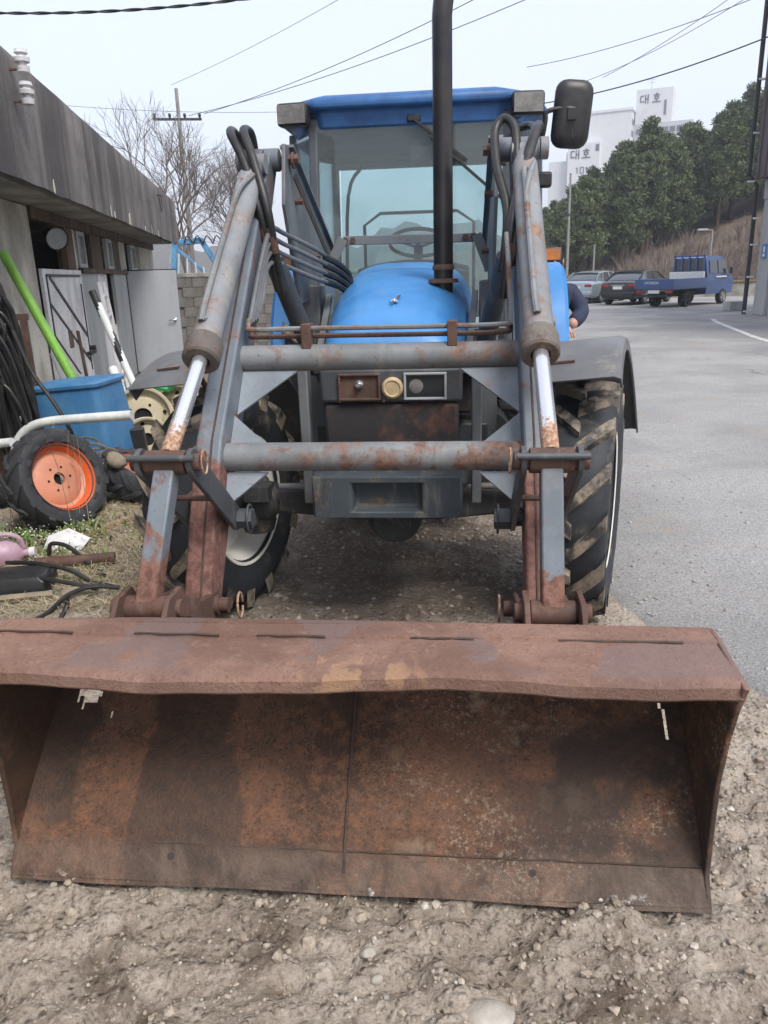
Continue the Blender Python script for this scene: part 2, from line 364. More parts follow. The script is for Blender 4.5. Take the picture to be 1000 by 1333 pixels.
def rim_mb(rimR, Wd, off=.03, n=48, bolts=8, mi=0):
    h = Wd/2*.80; mb = MB(); o = off
    prof = [(-h-.008, rimR+.004), (-h-.012, rimR+.02), (-h, rimR+.024), (-h+.012, rimR+.004), (-h+.05, rimR-.016), (-h*.4, rimR-.03), (o-.01, rimR-.034),
            (o-.006, rimR*.78), (o+.03, rimR*.62), (o+.034, rimR*.40), (o+.03, rimR*.20), (o+.045, rimR*.2), (o+.044, rimR*.42), (o+.042, rimR*.64), (o+.006, rimR*.8), (o+.004, rimR-.034),
            (h*.4, rimR-.03), (h-.05, rimR-.016), (h-.012, rimR+.004), (h, rimR+.024), (h+.012, rimR+.02), (h+.008, rimR+.004), (h-.02, rimR-.012), (h*.4, rimR-.04)]
    prof = prof[:22]
    mb.lathe(prof, n=n, mi=mi)
    for k in range(bolts):
        a = 2*math.pi*k/bolts; c = Vector((0, math.cos(a)*rimR*.48, math.sin(a)*rimR*.48))
        mb.cyl(c+Vector((o+.02, 0, 0)), c+Vector((o+.062, 0, 0)), .013, n=6, mi=mi)
        mb.cyl(c+Vector((o+.015, 0, 0)), c+Vector((o-.0, 0, 0)), .013, n=6, mi=mi)
    return mb
for sd in (-1, 1):
    STEER = R(-14 if sd < 0 else -14.5); WX = -.855 if sd < 0 else .885
    Mw = Matrix.Translation((WX, 0, .558)) @ Matrix.Rotation(STEER, 4, 'Z') @ (Matrix.Scale(-1, 4, (1, 0, 0)) if sd < 0 else Matrix.Identity(4))
    rim = P('front_wheel', rim_mb(.305, .30, .035).xf(Mw), 'rim'); rim['label'] = 'cream steel rim with muddy chevron tyre'
    P('tyre', tyre_mb(.56, .30, .305, 15, .038).xf(Mw), ['tyre', 'lug'], rim)
    hub = MB(); hub.lathe([(-.11, .0), (-.11, .11), (-.02, .125), (.03, .09), (.10, .085), (.115, .05), (.115, 0)], n=20); P('hub', hub.xf(Mw), 'axle', rim)
    # curved mudguard carried by the steering knuckle
    g = MB(); secs = []; Mg = Matrix.Translation((WX, 0, .558)) @ Matrix.Rotation(STEER, 4, 'Z') @ Matrix.Rotation(R(-6), 4, 'Y')
    for i in range(22):
        a = R(56+i*5.2); rr = .735; q = []
        for x, dr in ((-.19, -.03), (-.18, 0), (.20, 0), (.225, -.014), (.235, -.06)):
            q.append(Mg @ Vector((min(x, .225 if sd > 0 else .12)*sd, -math.cos(a)*(rr+dr), math.sin(a)*(rr+dr))))
        secs.append(q)
    g.loft(secs, closed=False, cap=False); P('mudguard', g, 'guard', solid=.008)
    br = MB(); a = R(80)
    for a in (R(72), R(108)):
        br.bar(Mg @ Vector((-.10*sd, -math.cos(a)*.70, math.sin(a)*.70)), Mg @ Vector((-.17*sd, -math.cos(a)*.05, .2)), .04, .012)
    P('mudguard_bracket', br, 'rustpin')
    tb = MB(); 
    p0 = Mg @ Vector((-.02*sd-.05, -math.cos(R(66))*.741, math.sin(R(66))*.741)); p1 = Mg @ Vector((-.02*sd+.06, -math.cos(R(66))*.741, math.sin(R(66))*.741))
    tb.bar(p0, p1, .022, .008); P('mudguard_strap', tb, 'rustpin')
    # rear wheel
    Mr = Matrix.Translation((sd*.74, 2.45, .78)) @ (Matrix.Scale(-1, 4, (1, 0, 0)) if sd < 0 else Matrix.Identity(4))
    rim = P('rear_wheel', rim_mb(.46, .42, .08).xf(Mr), 'rim'); P('tyre', tyre_mb(.78, .42, .46, 20, .045, .24, .042).xf(Mr), ['tyre', 'lug'], rim)

# front axle, steering cylinder, knuckles
a = MB()
secs = []
for x, hh, dd in ((-.70, .05, .06), (-.45, .065, .075), (-.2, .085, .09), (.2, .085, .09), (.45, .065, .075), (.70, .05, .06)):
    secs.append([V(x, -dd, .56-hh), V(x, dd, .56-hh), V(x, dd, .56+hh), V(x, -dd, .56+hh)])
a.loft(secs); P('front_axle', a, 'axle', bev=.012)
a = MB(); a.cyl((-.55, -.13, .655), (.55, -.13, .655), .015, n=10, mi=0); P('steering_rod', a, 'tube')
a = MB(); a.cyl((-.30, -.13, .655), (.30, -.13, .655), .034, n=14); P('steering_cylinder', a, 'dark')
for sd in (-1, 1):
    k = MB(); k.lathe([(-.15, 0), (-.15, .075), (-.10, .09), (-.04, .085), (.0, .07), (.06, .075), (.11, .065), (.14, .04), (.14, 0)], (sd*.70, 0, .545), (0, 0, 1), 18)
    k.blob((sd*.66, -.02, .56), .10, 3, 2, .2); k.box((sd*.66, -.10, .62), (.12, .12, .07)); k.cyl((sd*.70, -.08, .45), (sd*.70, -.08, .60), .03, n=10)
    P('steering_knuckle', k, 'axle')
a = MB(); a.lathe([(-.22, 0), (-.22, .09), (-.12, .13), (.05, .12), (.25, .10), (.25, 0)], (0, -.05, .52), (0, 1, 0), 20); P('differential_housing', a, 'axle')

# chassis, weight carrier, engine block
a = MB(); a.bx(-.24, .24, -.28, 1.5, .62, .90); a.bx(-.20, .20, .6, 2.6, .45, .9); P('chassis', a, 'inner', bev=.01)
a = MB(); a.bx(-.27, .27, -.18, 1.2, .88, 1.22); a.box((.3, .5, 1.05), (.12, .5, .25)); a.box((-.3, .45, 1.0), (.12, .4, .2)); a.cyl((-.33, .2, .95), (-.33, .9, .95), .05, n=12); P('engine_block', a, 'inner', bev=.02)
a = MB(); x0, x1, z0, z1 = -.315, .315, .625, .80
ux0, ux1, uz0, uz1 = -.148, .150, .648, .778; yf = -.53
a.bx(x0, x1, -.44, -.10, z0, z1)
fv = [V(x0, yf, z0), V(x1, yf, z0), V(x1, yf, z1-.0), V(x0, yf, z1-.0), V(ux0, yf, uz0), V(ux1, yf, uz0), V(ux1, yf, uz1), V(ux0, yf, uz1),
      V(ux0+.015, -.462, uz0+.012), V(ux1-.015, -.462, uz0+.012), V(ux1-.015, -.462, uz1-.012), V(ux0+.015, -.462, uz1-.012), V(x0, -.443, z0), V(x1, -.443, z0), V(x1, -.443, z1+.02), V(x0, -.443, z1+.02)]
a.add(fv, [(0,1,5,4),(1,2,6,5),(2,3,7,6),(3,0,4,7),(4,5,9,8),(5,6,10,9),(6,7,11,10),(7,4,8,11),(8,9,10,11),(0,12,13,1),(1,13,14,2),(2,14,15,3),(3,15,12,0),(12,15,14,13)])
P('front_weight', a, 'iron', bev=.010)
for sd in (-1, 1):
    a = MB(); a.bx(sd*.375-.022, sd*.375+.022, -.30, -.22, .62, 1.25); a.bx(sd*.32-.045, sd*.32+.045, -.27, -.15, .70, .78); P('grille_guard', a, 'mast', bev=.006)
# grille box
a = MB(); a.bx(-.283, .30, -.325, -.05, .86, 1.075); P('grille_panel', a, 'grille', bev=.018)
a = MB(); a.bx(-.295, .315, -.335, -.05, 1.079, 1.225); g0 = P('lamp_panel', a, 'dark', bev=.015)
for x, lit in ((-.122, 0), (.157, 1)):
    w_, h_ = .085, .052; zc = 1.148
    f = MB()
    for (cx, cz, dx, dz) in ((x, zc+h_, 2*w_+.012, .010), (x, zc-h_, 2*w_+.012, .010), (x-w_, zc, .010, 2*h_), (x+w_, zc, .010, 2*h_)): f.box((cx, -.343, cz), (dx, .02, dz))
    hl = P('headlight', f, 'cabin' if lit else 'rustpin', bev=.003)
    l = MB(); l.bx(x-w_+.004, x+w_-.004, -.3385, -.3365, zc-h_+.004, zc+h_-.004); P('lens', l, 'darkglass' if lit else 'rustpin', hl)
    bq = MB()
    if lit: bq.lathe([(0, .030), (-.0025, .022), (-.003, 0)], (x-.038, -.339, zc), (0, 1, 0), 20); P('reflector', bq, 'lens', hl)
    else: bq.lathe([(0, .02), (-.015, .018), (-.018, .009), (-.03, .008), (-.03, 0)], (x, -.339, zc+.012), (0, 1, 0), 14); P('bulb_socket', bq, 'chrome', hl)
a = MB(); a.lathe([(0, .046), (-.012, .046), (-.02, .040), (-.022, .034), (-.018, .030), (-.02, 0)], (.019, -.336, 1.142), (0, 1, 0), 28); P('round_badge', a, 'cream')
for x in (-.21, -.02, .12, .24):
    a = MB(); a.cyl((x, -.336, 1.088), (x, -.342, 1.088), .007, n=8); P('screw', a, 'rustpin')
# hood
a = MB(); secs = []
for y, zt, hw, zb in ((-.30, 1.30, .262, 1.23), (-.285, 1.345, .28, 1.22), (-.24, 1.392, .297, 1.2), (-.15, 1.44, .312, 1.18), (.05, 1.505, .332, 1.15), (.35, 1.575, .35, 1.12), (.7, 1.632, .366, 1.1), (1.0, 1.665, .372, 1.1), (1.03, 1.655, .365, 1.1)):
    sec = []; n = 22
    for k in range(n+1):
        t = math.pi*k/n; c, s_ = math.cos(t), math.sin(t); hh = .30
        sec.append(V(hw*math.copysign(abs(c)**.62, c), y, (zt-hh)+hh*abs(s_)**.75 if zt-hh > zb else zb+(zt-zb)*abs(s_)**.75))
    sec = [V(hw, y, zb)]+sec+[V(-hw, y, zb)]; secs.append(sec)
a.loft(secs, closed=False, cap=False); a.add(secs[0], [tuple(range(len(secs[0])))]); a.add(secs[-1], [tuple(range(len(secs[-1])))])
hood = P('hood', a, 'blue', ang=50)
b = MB(); b.tube([V(-.004, -.062, 1.480), V(.012, -.03, 1.494), V(.03, .03, 1.508)], [.010, .017, .005], 8, 3); b.tube([V(.012, -.035, 1.49), V(.028, -.05, 1.484)], [.012, .003], 6); P('hood_emblem', b, 'chrome', hood)
# engine side cover under the hood, blue lower tank sides
a = MB(); a.lathe([(0, .05), (0, .047), (1.16, .045)], (.222, .32, 1.50), (0, 0, 1), 24); a.tube([V(.222, .32, 2.65), V(.223, .32, 2.70), V(.235, .33, 2.78), V(.27, .36, 2.87), V(.33, .42, 2.95)], .045, 24, 5); ex = P('exhaust_pipe', a, 'exh')
a = MB(); a.lathe([(0, .075), (.018, .07), (.02, .05)], (.222, .32, 1.555), (0, 0, 1), 24); a.lathe([(.06, .0525), (.075, .0525), (.085, .048)], (.222, .32, 1.555), (0, 0, 1), 20); P('exhaust_collar', a, 'rustpin', ex)

# cab
CF, CM, CB = 1.45, 1.95, 2.95     # front, middle, back (local y)
post = MB()
A4 = [(-.62, CF), (.60, CF)]
def pillar(x0, y0, x1, y1, z0=1.0, z1=2.50, wd=.055, ht=.06): return MB().bar((x0, y0, z0), (x1, y1, z1), wd, ht, (1, 0, 0))
for nm, q in (('front_pillar', (-.625, CF, -.575, CF)), ('front_pillar', (.605, CF, .575, CF)), ('door_pillar', (-.84, CM, -.80, CM)), ('door_pillar', (.84, CM, .80, CM)), ('rear_pillar', (-.70, CB, -.68, CB)), ('rear_pillar', (.70, CB, .68, CB))):
    P(nm, pillar(*q), 'cabdark', bev=.01)
a = MB()
outl = [(-.56, CF-.10), (.56, CF-.10), (.70, CF+.02), (.86, CM), (.86, CB-.2), (.74, CB+.1), (-.74, CB+.1), (-.86, CB-.2), (-.86, CM), (-.70, CF+.02)]
def ol(k, dz): return [V(x*k, (y-2.2)*k+2.2, dz) for x, y in outl]
a.loft([ol(.93, 2.44), ol(.945, 2.535), ol(1.0, 2.54), ol(1.005, 2.575), ol(.985, 2.60), ol(.9, 2.625)]); P('cab_roof', a, 'roof', bev=.012)
a = MB(); a.loft([ol(.86, 2.44), ol(.86, 2.472)]); P('headliner', a, 'cabin')
def pane(name, pts, mat='glass', th=.006):
    p = [Vector(q) for q in pts]; nn = (p[1]-p[0]).cross(p[-1]-p[0]).normalized()*th
    return P(name, MB().prism(p, nn), mat, ang=0)
pane('windshield', [(-.595, CF-.022, 1.2), (.578, CF-.022, 1.2), (.556, CF-.022, 2.49), (-.556, CF-.022, 2.49)])
for sd in (-1, 1):
    pane('door_glass', [(sd*.645, CF+.05, 1.05), (sd*.83, CM-.05, 1.05), (sd*.79, CM-.05, 2.46), (sd*.61, CF+.05, 2.46)])
    pane('side_glass', [(sd*.84, CM+.05, 1.35), (sd*.72, CB-.06, 1.35), (sd*.69, CB-.06, 2.46), (sd*.80, CM+.05, 2.46)])
pane('rear_glass', [(-.66, CB+.02, 1.35), (.66, CB+.02, 1.35), (.64, CB+.02, 2.42), (-.64, CB+.02, 2.42)])
for q in ((-.58, .58, CF-.015, CF+.03, 2.45, 2.48), (-.64, .64, CB-.02, CB+.05, 1.25, 1.38), (-.66, .66, CB-.02, CB+.05, 2.40, 2.47)):
    a = MB(); a.bx(*q); P('window_frame', a, 'roof' if q[2] < 2 else 'cabdark', bev=.008)
a = MB(); a.bx(-.62, .60, CF-.06, CF+.05, 1.0, 1.28); a.bx(-.60, .60, 1.05, CF+.02, 1.0, 1.2); P('firewall', a, 'blk', bev=.02)
a = MB(); a.bx(-.8, .8, CF+.1, CB, .85, 1.0); P('cab_floor', a, 'blk')
a = MB()
secs = []
for x in np.linspace(-.36, .36, 9):
    zz = 1.66-.05*(x/.36)**2; secs.append([V(x, CF+.08, 1.25), V(x, CF+.08, zz), V(x, CF+.16, zz+.03), V(x, CF+.34, zz+.0), V(x, CF+.36, 1.25)])
a.loft(secs); P('dashboard', a, 'blk', bev=.01)
a = MB(); ctr = V(.02, 1.93, 1.80); ring = []
ax = Vector((0, .42, .9)).normalized(); u, v_, _ = frame_for(ax)
a.tube([ctr+(u*math.cos(t)+v_*math.sin(t))*.195 for t in np.linspace(0, 2*math.pi, 33)], .013, 8)
for t in (0.3, 2.84, 4.71): a.tube([ctr-ax*.03, ctr+(u*math.cos(t)+v_*math.sin(t))*.19], .010, 6)
a.cyl(ctr-ax*.35+V(0, -.1, 0), ctr-ax*.02, .03, n=10); P('steering_wheel', a, 'blk')
a = MB(); a.bx(-.25, .25, 2.30, 2.75, 1.18, 1.32); secs = []
for z, hw in ((1.30, .25), (1.5, .25), (1.62, .22), (1.70, .17)): secs.append([V(-hw, 2.70, z), V(hw, 2.70, z), V(hw, 2.80, z), V(-hw, 2.80, z)])
a.loft(secs); P('operator_seat', a, 'cabin', bev=.04)
a = MB(); a.tube([(-.62, CB-.05, 1.4), (-.58, CB-.05, 2.2), (-.45, CB-.1, 2.42)], .014, 8, 4); a.tube([(-.40, 2.4, 1.4), (-.40, 2.4, 1.95), (-.28, 2.4, 2.03), (.28, 2.4, 2.03), (.40, 2.4, 1.95), (.40, 2.4, 1.4)], .012, 8); P('cab_rail', a, 'blk')
a = MB(); a.box((.12, 1.60, 2.315), (.24, .03, .075)); a.cyl((.12, 1.61, 2.33), (.12, 1.61, 2.45), .007, n=6); P('interior_mirror', a, 'blk', bev=.025)
a = MB(); a.bar((.03, CF-.055, 2.47), (.34, CF-.055, 2.235), .034, .014); a.bar((.13, CF-.065, 2.37), (.57, CF-.05, 2.0), .034, .012); a.bar((.13, CF-.045, 2.37), (.57, CF-.035, 2.0), .014, .014); P('wiper', a, 'hose')
a = MB(); a.box((.03, CF-.05, 2.475), (.08, .03, .04)); P('wiper_motor', a, 'blk', bev=.008)
# work lights
for x, rz in ((-.675, -6), (.685, 4)):
    rot = Euler((0, 0, R(rz))).to_matrix(); c = V(x, CF-.10, 2.512)
    a = MB(); a.box(c, (.185, .09, .125), rot); hl = P('work_light', a, 'blk', bev=.018)
    b = MB(); b.box(c+rot @ V(0, -.0475, 0), (.165, .004, .10), rot); P('lens', b, 'lens', hl)
    b = MB(); b.bar(c+V(0, .05, 0), V(x*.93, CF+.05, 2.47), .03, .02); P('bracket', b, 'blk', hl)
# mirrors
mc = V(.945, 1.42, 2.455)
a = MB(); sec1 = []
def rrect(hw, hh, y, k=.035, n=5):
    o = []
    for cx, cz, a0 in ((hw-k, hh-k, 0), (-hw+k, hh-k, 90), (-hw+k, -hh+k, 180), (hw-k, -hh+k, 270)):
        for i in range(n): t = R(a0+90*i/(n-1)); o.append(V(cx+k*math.cos(t), y, cz+k*math.sin(t)))
    return o
rm = Matrix.Translation(mc) @ Euler((R(4), R(4), R(8))).to_matrix().to_4x4()
a.loft([rrect(.06, .125, -.045, .05), rrect(.092, .16, -.035, .06), rrect(.108, .178, -.012, .065), rrect(.11, .18, .008, .065), rrect(.102, .17, .016, .06)]); a.xf(rm); mi_ = P('wing_mirror', a, 'blk')
a = MB(); a.add([rm @ Vector((p.x, .0175, p.z)) for p in rrect(.094, .16, 0, .045)], [tuple(range(20))]); P('mirror_glass', a, 'chrome', mi_)
a = MB(); a.tube([(.70, 1.48, 2.30), (.77, 1.40, 2.33), (.79, 1.38, 2.42), (.80, 1.38, 2.47), (.90, 1.38, 2.485), (.955, 1.38, 2.475)], .014, 8, 4); a.box((.94, 1.385, 2.45), (.05, .05, .06)); a.tube([(.94, 1.39, 2.45), (.945, 1.395, 2.33)], .014, 8); P('mirror_arm', a, 'hose', mi_)
a = MB(); a.box((.80, 1.5, 2.12), (.10, .06, .09)); a.bar((.60, 1.48, 2.12), (.80, 1.5, 2.12), .03, .03); P('side_lamp', a, 'blk', bev=.02)
# rear fenders, side steps
for sd in (-1, 1):
    a = MB(); secs = []
    for i in range(15):
        t = R(-12+i*10); rr = .87; yy, zz = 2.45-math.cos(t)*rr*.72, .78+math.sin(t)*rr
        secs.append([V(sd*.60, yy+.0, zz-.02), V(sd*.64, yy, zz), V(sd*1.02, yy, zz), V(sd*1.045, yy+.02*math.cos(t), zz-.025), V(sd*1.05, yy+.09*math.cos(t), zz-.09*math.sin(t))])
    a.loft(secs, closed=False, cap=False); fe = P('rear_fender', a, 'blue', solid=.01)
    b = MB(); b.box((sd*.915, 1.93, 1.70), (.12, .05, .085)); al = P('marker_lamp', b, 'cabdark', fe, bev=.006)
    c = MB(); c.box((sd*.915, 1.903, 1.70), (.105, .006, .07)); P('lens', c, 'amber', al)
    a = MB(); a.bx(min(sd*.55, sd*.8), max(sd*.55, sd*.8), 1.35, 1.55, .45, .50); a.bx(min(sd*.55, sd*.8), max(sd*.55, sd*.8), 1.35, 1.55, .75, .79)
    a.bar((sd*.79, 1.45, .4), (sd*.79, 1.45, 1.0), .02, .15); P('step', a, 'blk', bev=.008)
    a = MB(); a.cyl((sd*.42, 1.0, .62), (sd*.42, 1.9, .62), .20, n=20); P('fuel_tank', a, 'blk')

# ------------------------------------------------------------------ loader
AX = .56
boom_pts = [(.04, 2.09), (-.30, 1.72), (-.64, 1.355), (-.98, 1.01), (-1.13, .79), (-1.27, .56)]
def strip_poly(pts, hw):
    up, lo = [], []
    for i, (y, z) in enumerate(pts):
        a = Vector(pts[max(i-1, 0)]); b = Vector(pts[min(i+1, len(pts)-1)]); d = (b-a).normalized(); n = Vector((-d.y, d.x)); h = hw[i]
        up.append((y+n.x*h, z+n.y*h)); lo.append((y-n.x*h, z-n.y*h))
    return up, lo
for sd in (-1, 1):
    hw = [.06, .085, .098, .095, .08, .06]; up, lo = strip_poly(boom_pts, hw); secs = []
    for (y1, z1), (y2, z2) in zip(up, lo):
        w_ = .046; secs.append([V(sd*AX-w_, y1, z1), V(sd*AX+w_, y1, z1), V(sd*AX+w_, y2, z2), V(sd*AX-w_, y2, z2)])
    a = MB(); a.loft(secs); bo = P('loader_boom', a, 'boom', bev=.008)
    # weld seam along the front face of the boom
    b = MB(); b.tube([V(sd*AX-.012*sd, y-.001, z-.001) for y, z in lo], .004, 6); P('weld_seam', b, 'weld', bo)
    pt = MB(); pt.cyl((sd*AX-.10, .03, 2.095), (sd*AX+.075, .03, 2.095), .048, n=20); P('pivot_tube', pt, 'boom', bo, bev=.004)
    pc = MB(); pc.cyl((sd*AX+.078*sd, .03, 2.095), (sd*AX+.115*sd, .03, 2.095), .045, n=18); P('pivot_cap', pc, 'cyl', bo, bev=.004)
    pb = MB(); pb.cyl((sd*(AX-.16), .03, 2.095), (sd*(AX-.105), .03, 2.095), .022, n=6); pb.lathe([(-.004, .02), (-.004, .034), (.004, .034), (.004, .02)], (sd*(AX-.135), .03, 2.09), (1, 0, 0), 14); P('pivot_pin', pb, 'rustpin', bo)
    # gussets at both tubes (thin triangular plates inside the boom)
    for (yc, zc, k, dz) in ((-.69, 1.31, .20, -1), (-1.0, 1.0, .13, 1), (-1.0, 1.0, .14, -1)):
        x_in = sd*(AX-.047); off = .05*dz
        # plate lies along the boom direction
        d = Vector((0, .66, .75)) if dz > 0 else Vector((0, -.66, -.75))
        if zc < 1.1 and dz < 0: d = Vector((0, -.52, -.85))
        p0 = V(x_in, yc, zc)+d*.052; p1 = p0+V(-sd*k*1.05, 0, 0); p2 = V(x_in, yc, zc)+d*(.052+k*.95)
        nrm = Vector((0, -.75, .66))*.008
        P('gusset', MB().prism([p0-nrm*2, p1-nrm*2, p2-nrm*2], nrm), 'plate', bo)
    # bucket cylinder: barrel, gland, rod
    c0, c1, c2 = V(sd*AX, -.20, 2.06), V(sd*AX, -1.00, 1.385), V(sd*AX, -1.425, 1.105)
    c0 = V(sd*AX, -.13, 2.06); dd = (c1-c0).normalized()
    a = MB(); a.cyl(c0+dd*.10, c1-dd*.0, .050, n=24); cy = P('bucket_cylinder', a, 'cyl')
    b = MB(); b.lathe([(0, .05), (0, .060), (.015, .0635), (.085, .0635), (.093, .057), (.093, .032), (.02, .03)], c1-dd*.02, dd, 24); P('gland_collar', b, 'gland', cy)
    b = MB(); b.cyl(c1, c2, .026, n=18); P('rod', b, 'rod', cy)
    b = MB(); b.tube([c0+dd*.12, c0+dd*.06, c0-dd*.01], [.05, .04, .035], 14); b.cyl(c0+V(-.05, 0, 0), c0+V(.05, 0, 0), .04, n=16); P('cylinder_eye', b, 'cyl', cy)
    n_ = Vector((0, -dd.z, dd.y)).normalized(); n_ = n_ if n_.z > 0 else -n_
    b = MB(); o_ = n_*.060+V(-sd*.0-.012, 0, 0)
    b.tube([c0+dd*.20+n_*.045+V(.0, 0, 0), c0+dd*.22+o_, c0+dd*.35+o_, c1-dd*.12+o_, c1-dd*.09+n_*.045], .011, 8, 3)
    b.tube([c0+dd*.16+n_*.05+V(.03, 0, 0), c0+dd*.28+n_*.075+V(.005, 0, 0), c0+dd*.37+o_], .011, 8, 3); P('oil_pipe', b, 'tube', cy)
    # link bar from rod joint to bucket
    LO = -.045 if sd < 0 else 0; j1, j2 = V(sd*AX, -1.445, 1.088), V(sd*AX+LO, -1.60, .69)
    a = MB(); a.bar(j1+V(0, 0, -.02), j2, .062, .062, (1, 0, 0)); lk = P('link_bar', a, 'link', bev=.006)
    for nm, j in (('link_joint', j1), ('link_joint', j2)):
        b = MB(); b.cyl(j+V(-.062, 0, 0), j+V(.062, 0, 0), .036, n=18); b.cyl(j+V(-.105, 0, 0), j+V(-.06, 0, 0), .027, n=14); b.cyl(j+V(.06, 0, 0), j+V(.105, 0, 0), .027, n=14)
        P(nm, b, 'rustpin', lk, bev=.003)
    b = MB(); b.cyl(j1+V(-.10, -.045, .022), j1+V(.10, -.045, .022), .010, n=10); P('keeper_rod', b, 'dark', lk)
    b = MB(); b.tube([j1+V(-sd*.115, 0, .0)+Vector((0, math.cos(t)*.026, math.sin(t)*.036)) for t in np.linspace(0, 6.0, 14)], .003, 6); P('linch_ring', b, 'rod', lk)
    # link plates to boom pivot: one inside, one outside
    piv = V(sd*AX, -1.07, .795)
    for s2, nm in ((-1, 'inner'), (1, 'outer')):
        x = sd*(AX-.078) if s2 < 0 else sd*(AX+.078)
        pts = []; dv = (piv-j1); dv.x = 0; dv.normalize(); nv = Vector((0, -dv.z, dv.y))
        for q, sg in ((j1-V(sd*AX, 0, 0), 1), (piv-V(sd*AX, 0, 0), -1)):
            base = V(0, q.y, q.z)
            for k in range(7):
                t = math.pi*k/6-math.pi/2
                pts.append(base+(-dv*sg*math.cos(t)+nv*math.sin(t)*(-sg))*.042)
        P('link_plate', MB().prism([p+V(x-.008, 0, 0) for p in pts], (.016, 0, 0)), 'dark', bev=.002)
    b = MB(); b.cyl(V(sd*(AX-.10), piv.y, piv.z), V(sd*(AX+.10), piv.y, piv.z), .026, n=14); b.cyl(V(sd*(AX-.14), piv.y, piv.z), V(sd*(AX-.088), piv.y, piv.z), .036, n=6)
    b.tube([V(sd*(AX-.128), piv.y, piv.z)+Vector((0, math.cos(t)*.04, math.sin(t)*.05)) for t in np.linspace(0, 6.1, 16)], .004, 6); P('link_pivot_pin', b, 'dark')
    b = MB(); b.cyl(V(sd*(AX-.075), -1.28, .93), V(sd*(AX+.075), -1.28, .93), .010, n=8); P('link_spacer', b, 'rustpin')
    # lift cylinder behind the boom
    l0, l1 = V(sd*(AX-.02), -.02, 1.72), V(sd*(AX-.09), .34, 1.16)
    l0 = V(sd*(AX-.06), -.12, 1.66); l1 = V(sd*(AX-.15), .18, 1.22)
    a = MB(); a.cyl(l0, l1, .045, n=20); lc = P('lift_cylinder', a, 'dark'); b = MB(); b.lathe([(0, .045), (-.0, .052), (.07, .052), (.075, .04)], l1, (l1-l0), 18); b.cyl(l1, l1+(l1-l0)*.35, .025, n=12); P('lift_rod', b, 'dark', lc)
    # mast: upper reach plate plus post bolted to the chassis
    xm = sd*(AX-.115)
    a = MB(); a.prism([V(xm, -.03, 2.15), V(xm, .05, 2.155), V(xm, 1.22, 1.71), V(xm, 1.24, 1.60), V(xm, .62, 1.60), V(xm, .50, 1.48), V(xm, .12, 1.48), V(xm, -.10, 1.90)], (sd*.016, 0, 0)); ms = P('mast', a, 'mast', bev=.003)
    b = MB(); b.bar(V(xm+sd*.01, .05, 2.152), V(xm+sd*.01, 1.22, 1.708), .062, .012, (1, 0, 0)); P('mast_flange', b, 'mast', ms)
    b = MB(); b.prism([V(xm-sd*.003, .10, 2.03), V(xm-sd*.003, .16, 2.06), V(xm-sd*.003, 1.02, 1.715), V(xm-sd*.003, .98, 1.69)], (sd*.002, 0, 0)); P('mast_slot', b, 'inner', ms)
    b = MB(); b.bx(xm-.045, xm+.045, .36, .56, .62, 1.56); P('mast_post', b, 'mast', ms, bev=.006)
    b = MB(); b.bx(min(sd*.2, xm), max(sd*.2, xm), .34, .60, .64, .86); P('mast_foot', b, 'dark', ms, bev=.01)
    for (yy, zz) in ((.50, 1.70), (.40, 1.55), (.12, 1.93)):
        b = MB(); b.cyl(V(xm-sd*.0, yy, zz), V(xm-sd*.035, yy, zz), .015, n=6); P('bolt', b, 'rustpin', ms)
    # strut from mast foot to the front
    b = MB(); b.bar(V(sd*.38, .55, 1.50), V(sd*.335, -.15, 1.20), .03, .03); P('mast_brace', b, 'mast', ms)
    # bucket hinge block and pin
    bl = MB(); q = V(sd*AX+LO*.5, -1.275, .555)
    bl.cyl(q+V(-.085, 0, 0), q+V(.085, 0, 0), .034, n=16); bl.cyl(q+V(.08, 0, 0), q+V(.115, 0, 0), .026, n=12); bl.cyl(q+V(-.115, 0, 0), q+V(-.08, 0, 0), .026, n=12)
    P('hinge_pin', bl, 'rustpin')
# cross tubes
for (y, z, r) in ((-.69, 1.31, .049), (-1.0, 1.0, .05)):
    a = MB(); a.cyl((-AX+.046, y, z), (AX-.046, y, z), r, n=28); P('cross_tube', a, 'tube')
# two steel pipes above the upper tube, with clamps
for k, (y, z) in enumerate(((-.70, 1.418), (-.665, 1.388))):
    a = MB(); y2 = y+.16; pth = [V(-.489, y+.03, z+.035), V(-.486, y+.006, z+.006), V(-.462, y, z), V(-.2, y, z), V(.2, y, z-.002), V(.455, y, z), V(.485, y+.012, z+.02), V(.486, y+.10, z+.14), V(.478, y+.24, z+.32)]
    a.tube(pth, .0095, 8, 4); P('steel_pipe', a, 'rustpin' if k else 'tube')
for x in (-.265, .275):
    a = MB(); a.bx(x-.018, x+.018, -.725, -.655, 1.345, 1.435); P('pipe_clamp', a, 'rustpin', bev=.003)
# upper cross brace with sloped legs
a = MB(); a.bar((-.30, .60, 1.775), (.385, .60, 1.77), .045, .012, (0, 0, 1)); cb = P('cross_brace', a, 'mast', bev=.003)
for x0, x1 in ((-.30, -.40), (.385, .455)):
    b = MB(); b.bar((x0, .588, 1.785), (x1, .588, 1.61), .012, .05, (0, 1, 0)); P('brace_leg', b, 'mast', cb)
for x in (-.29, -.25, .33, .37):
    b = MB(); b.cyl((x, .585, 1.775), (x, .598, 1.775), .016, n=6); P('bolt', b, 'rustpin', cb)
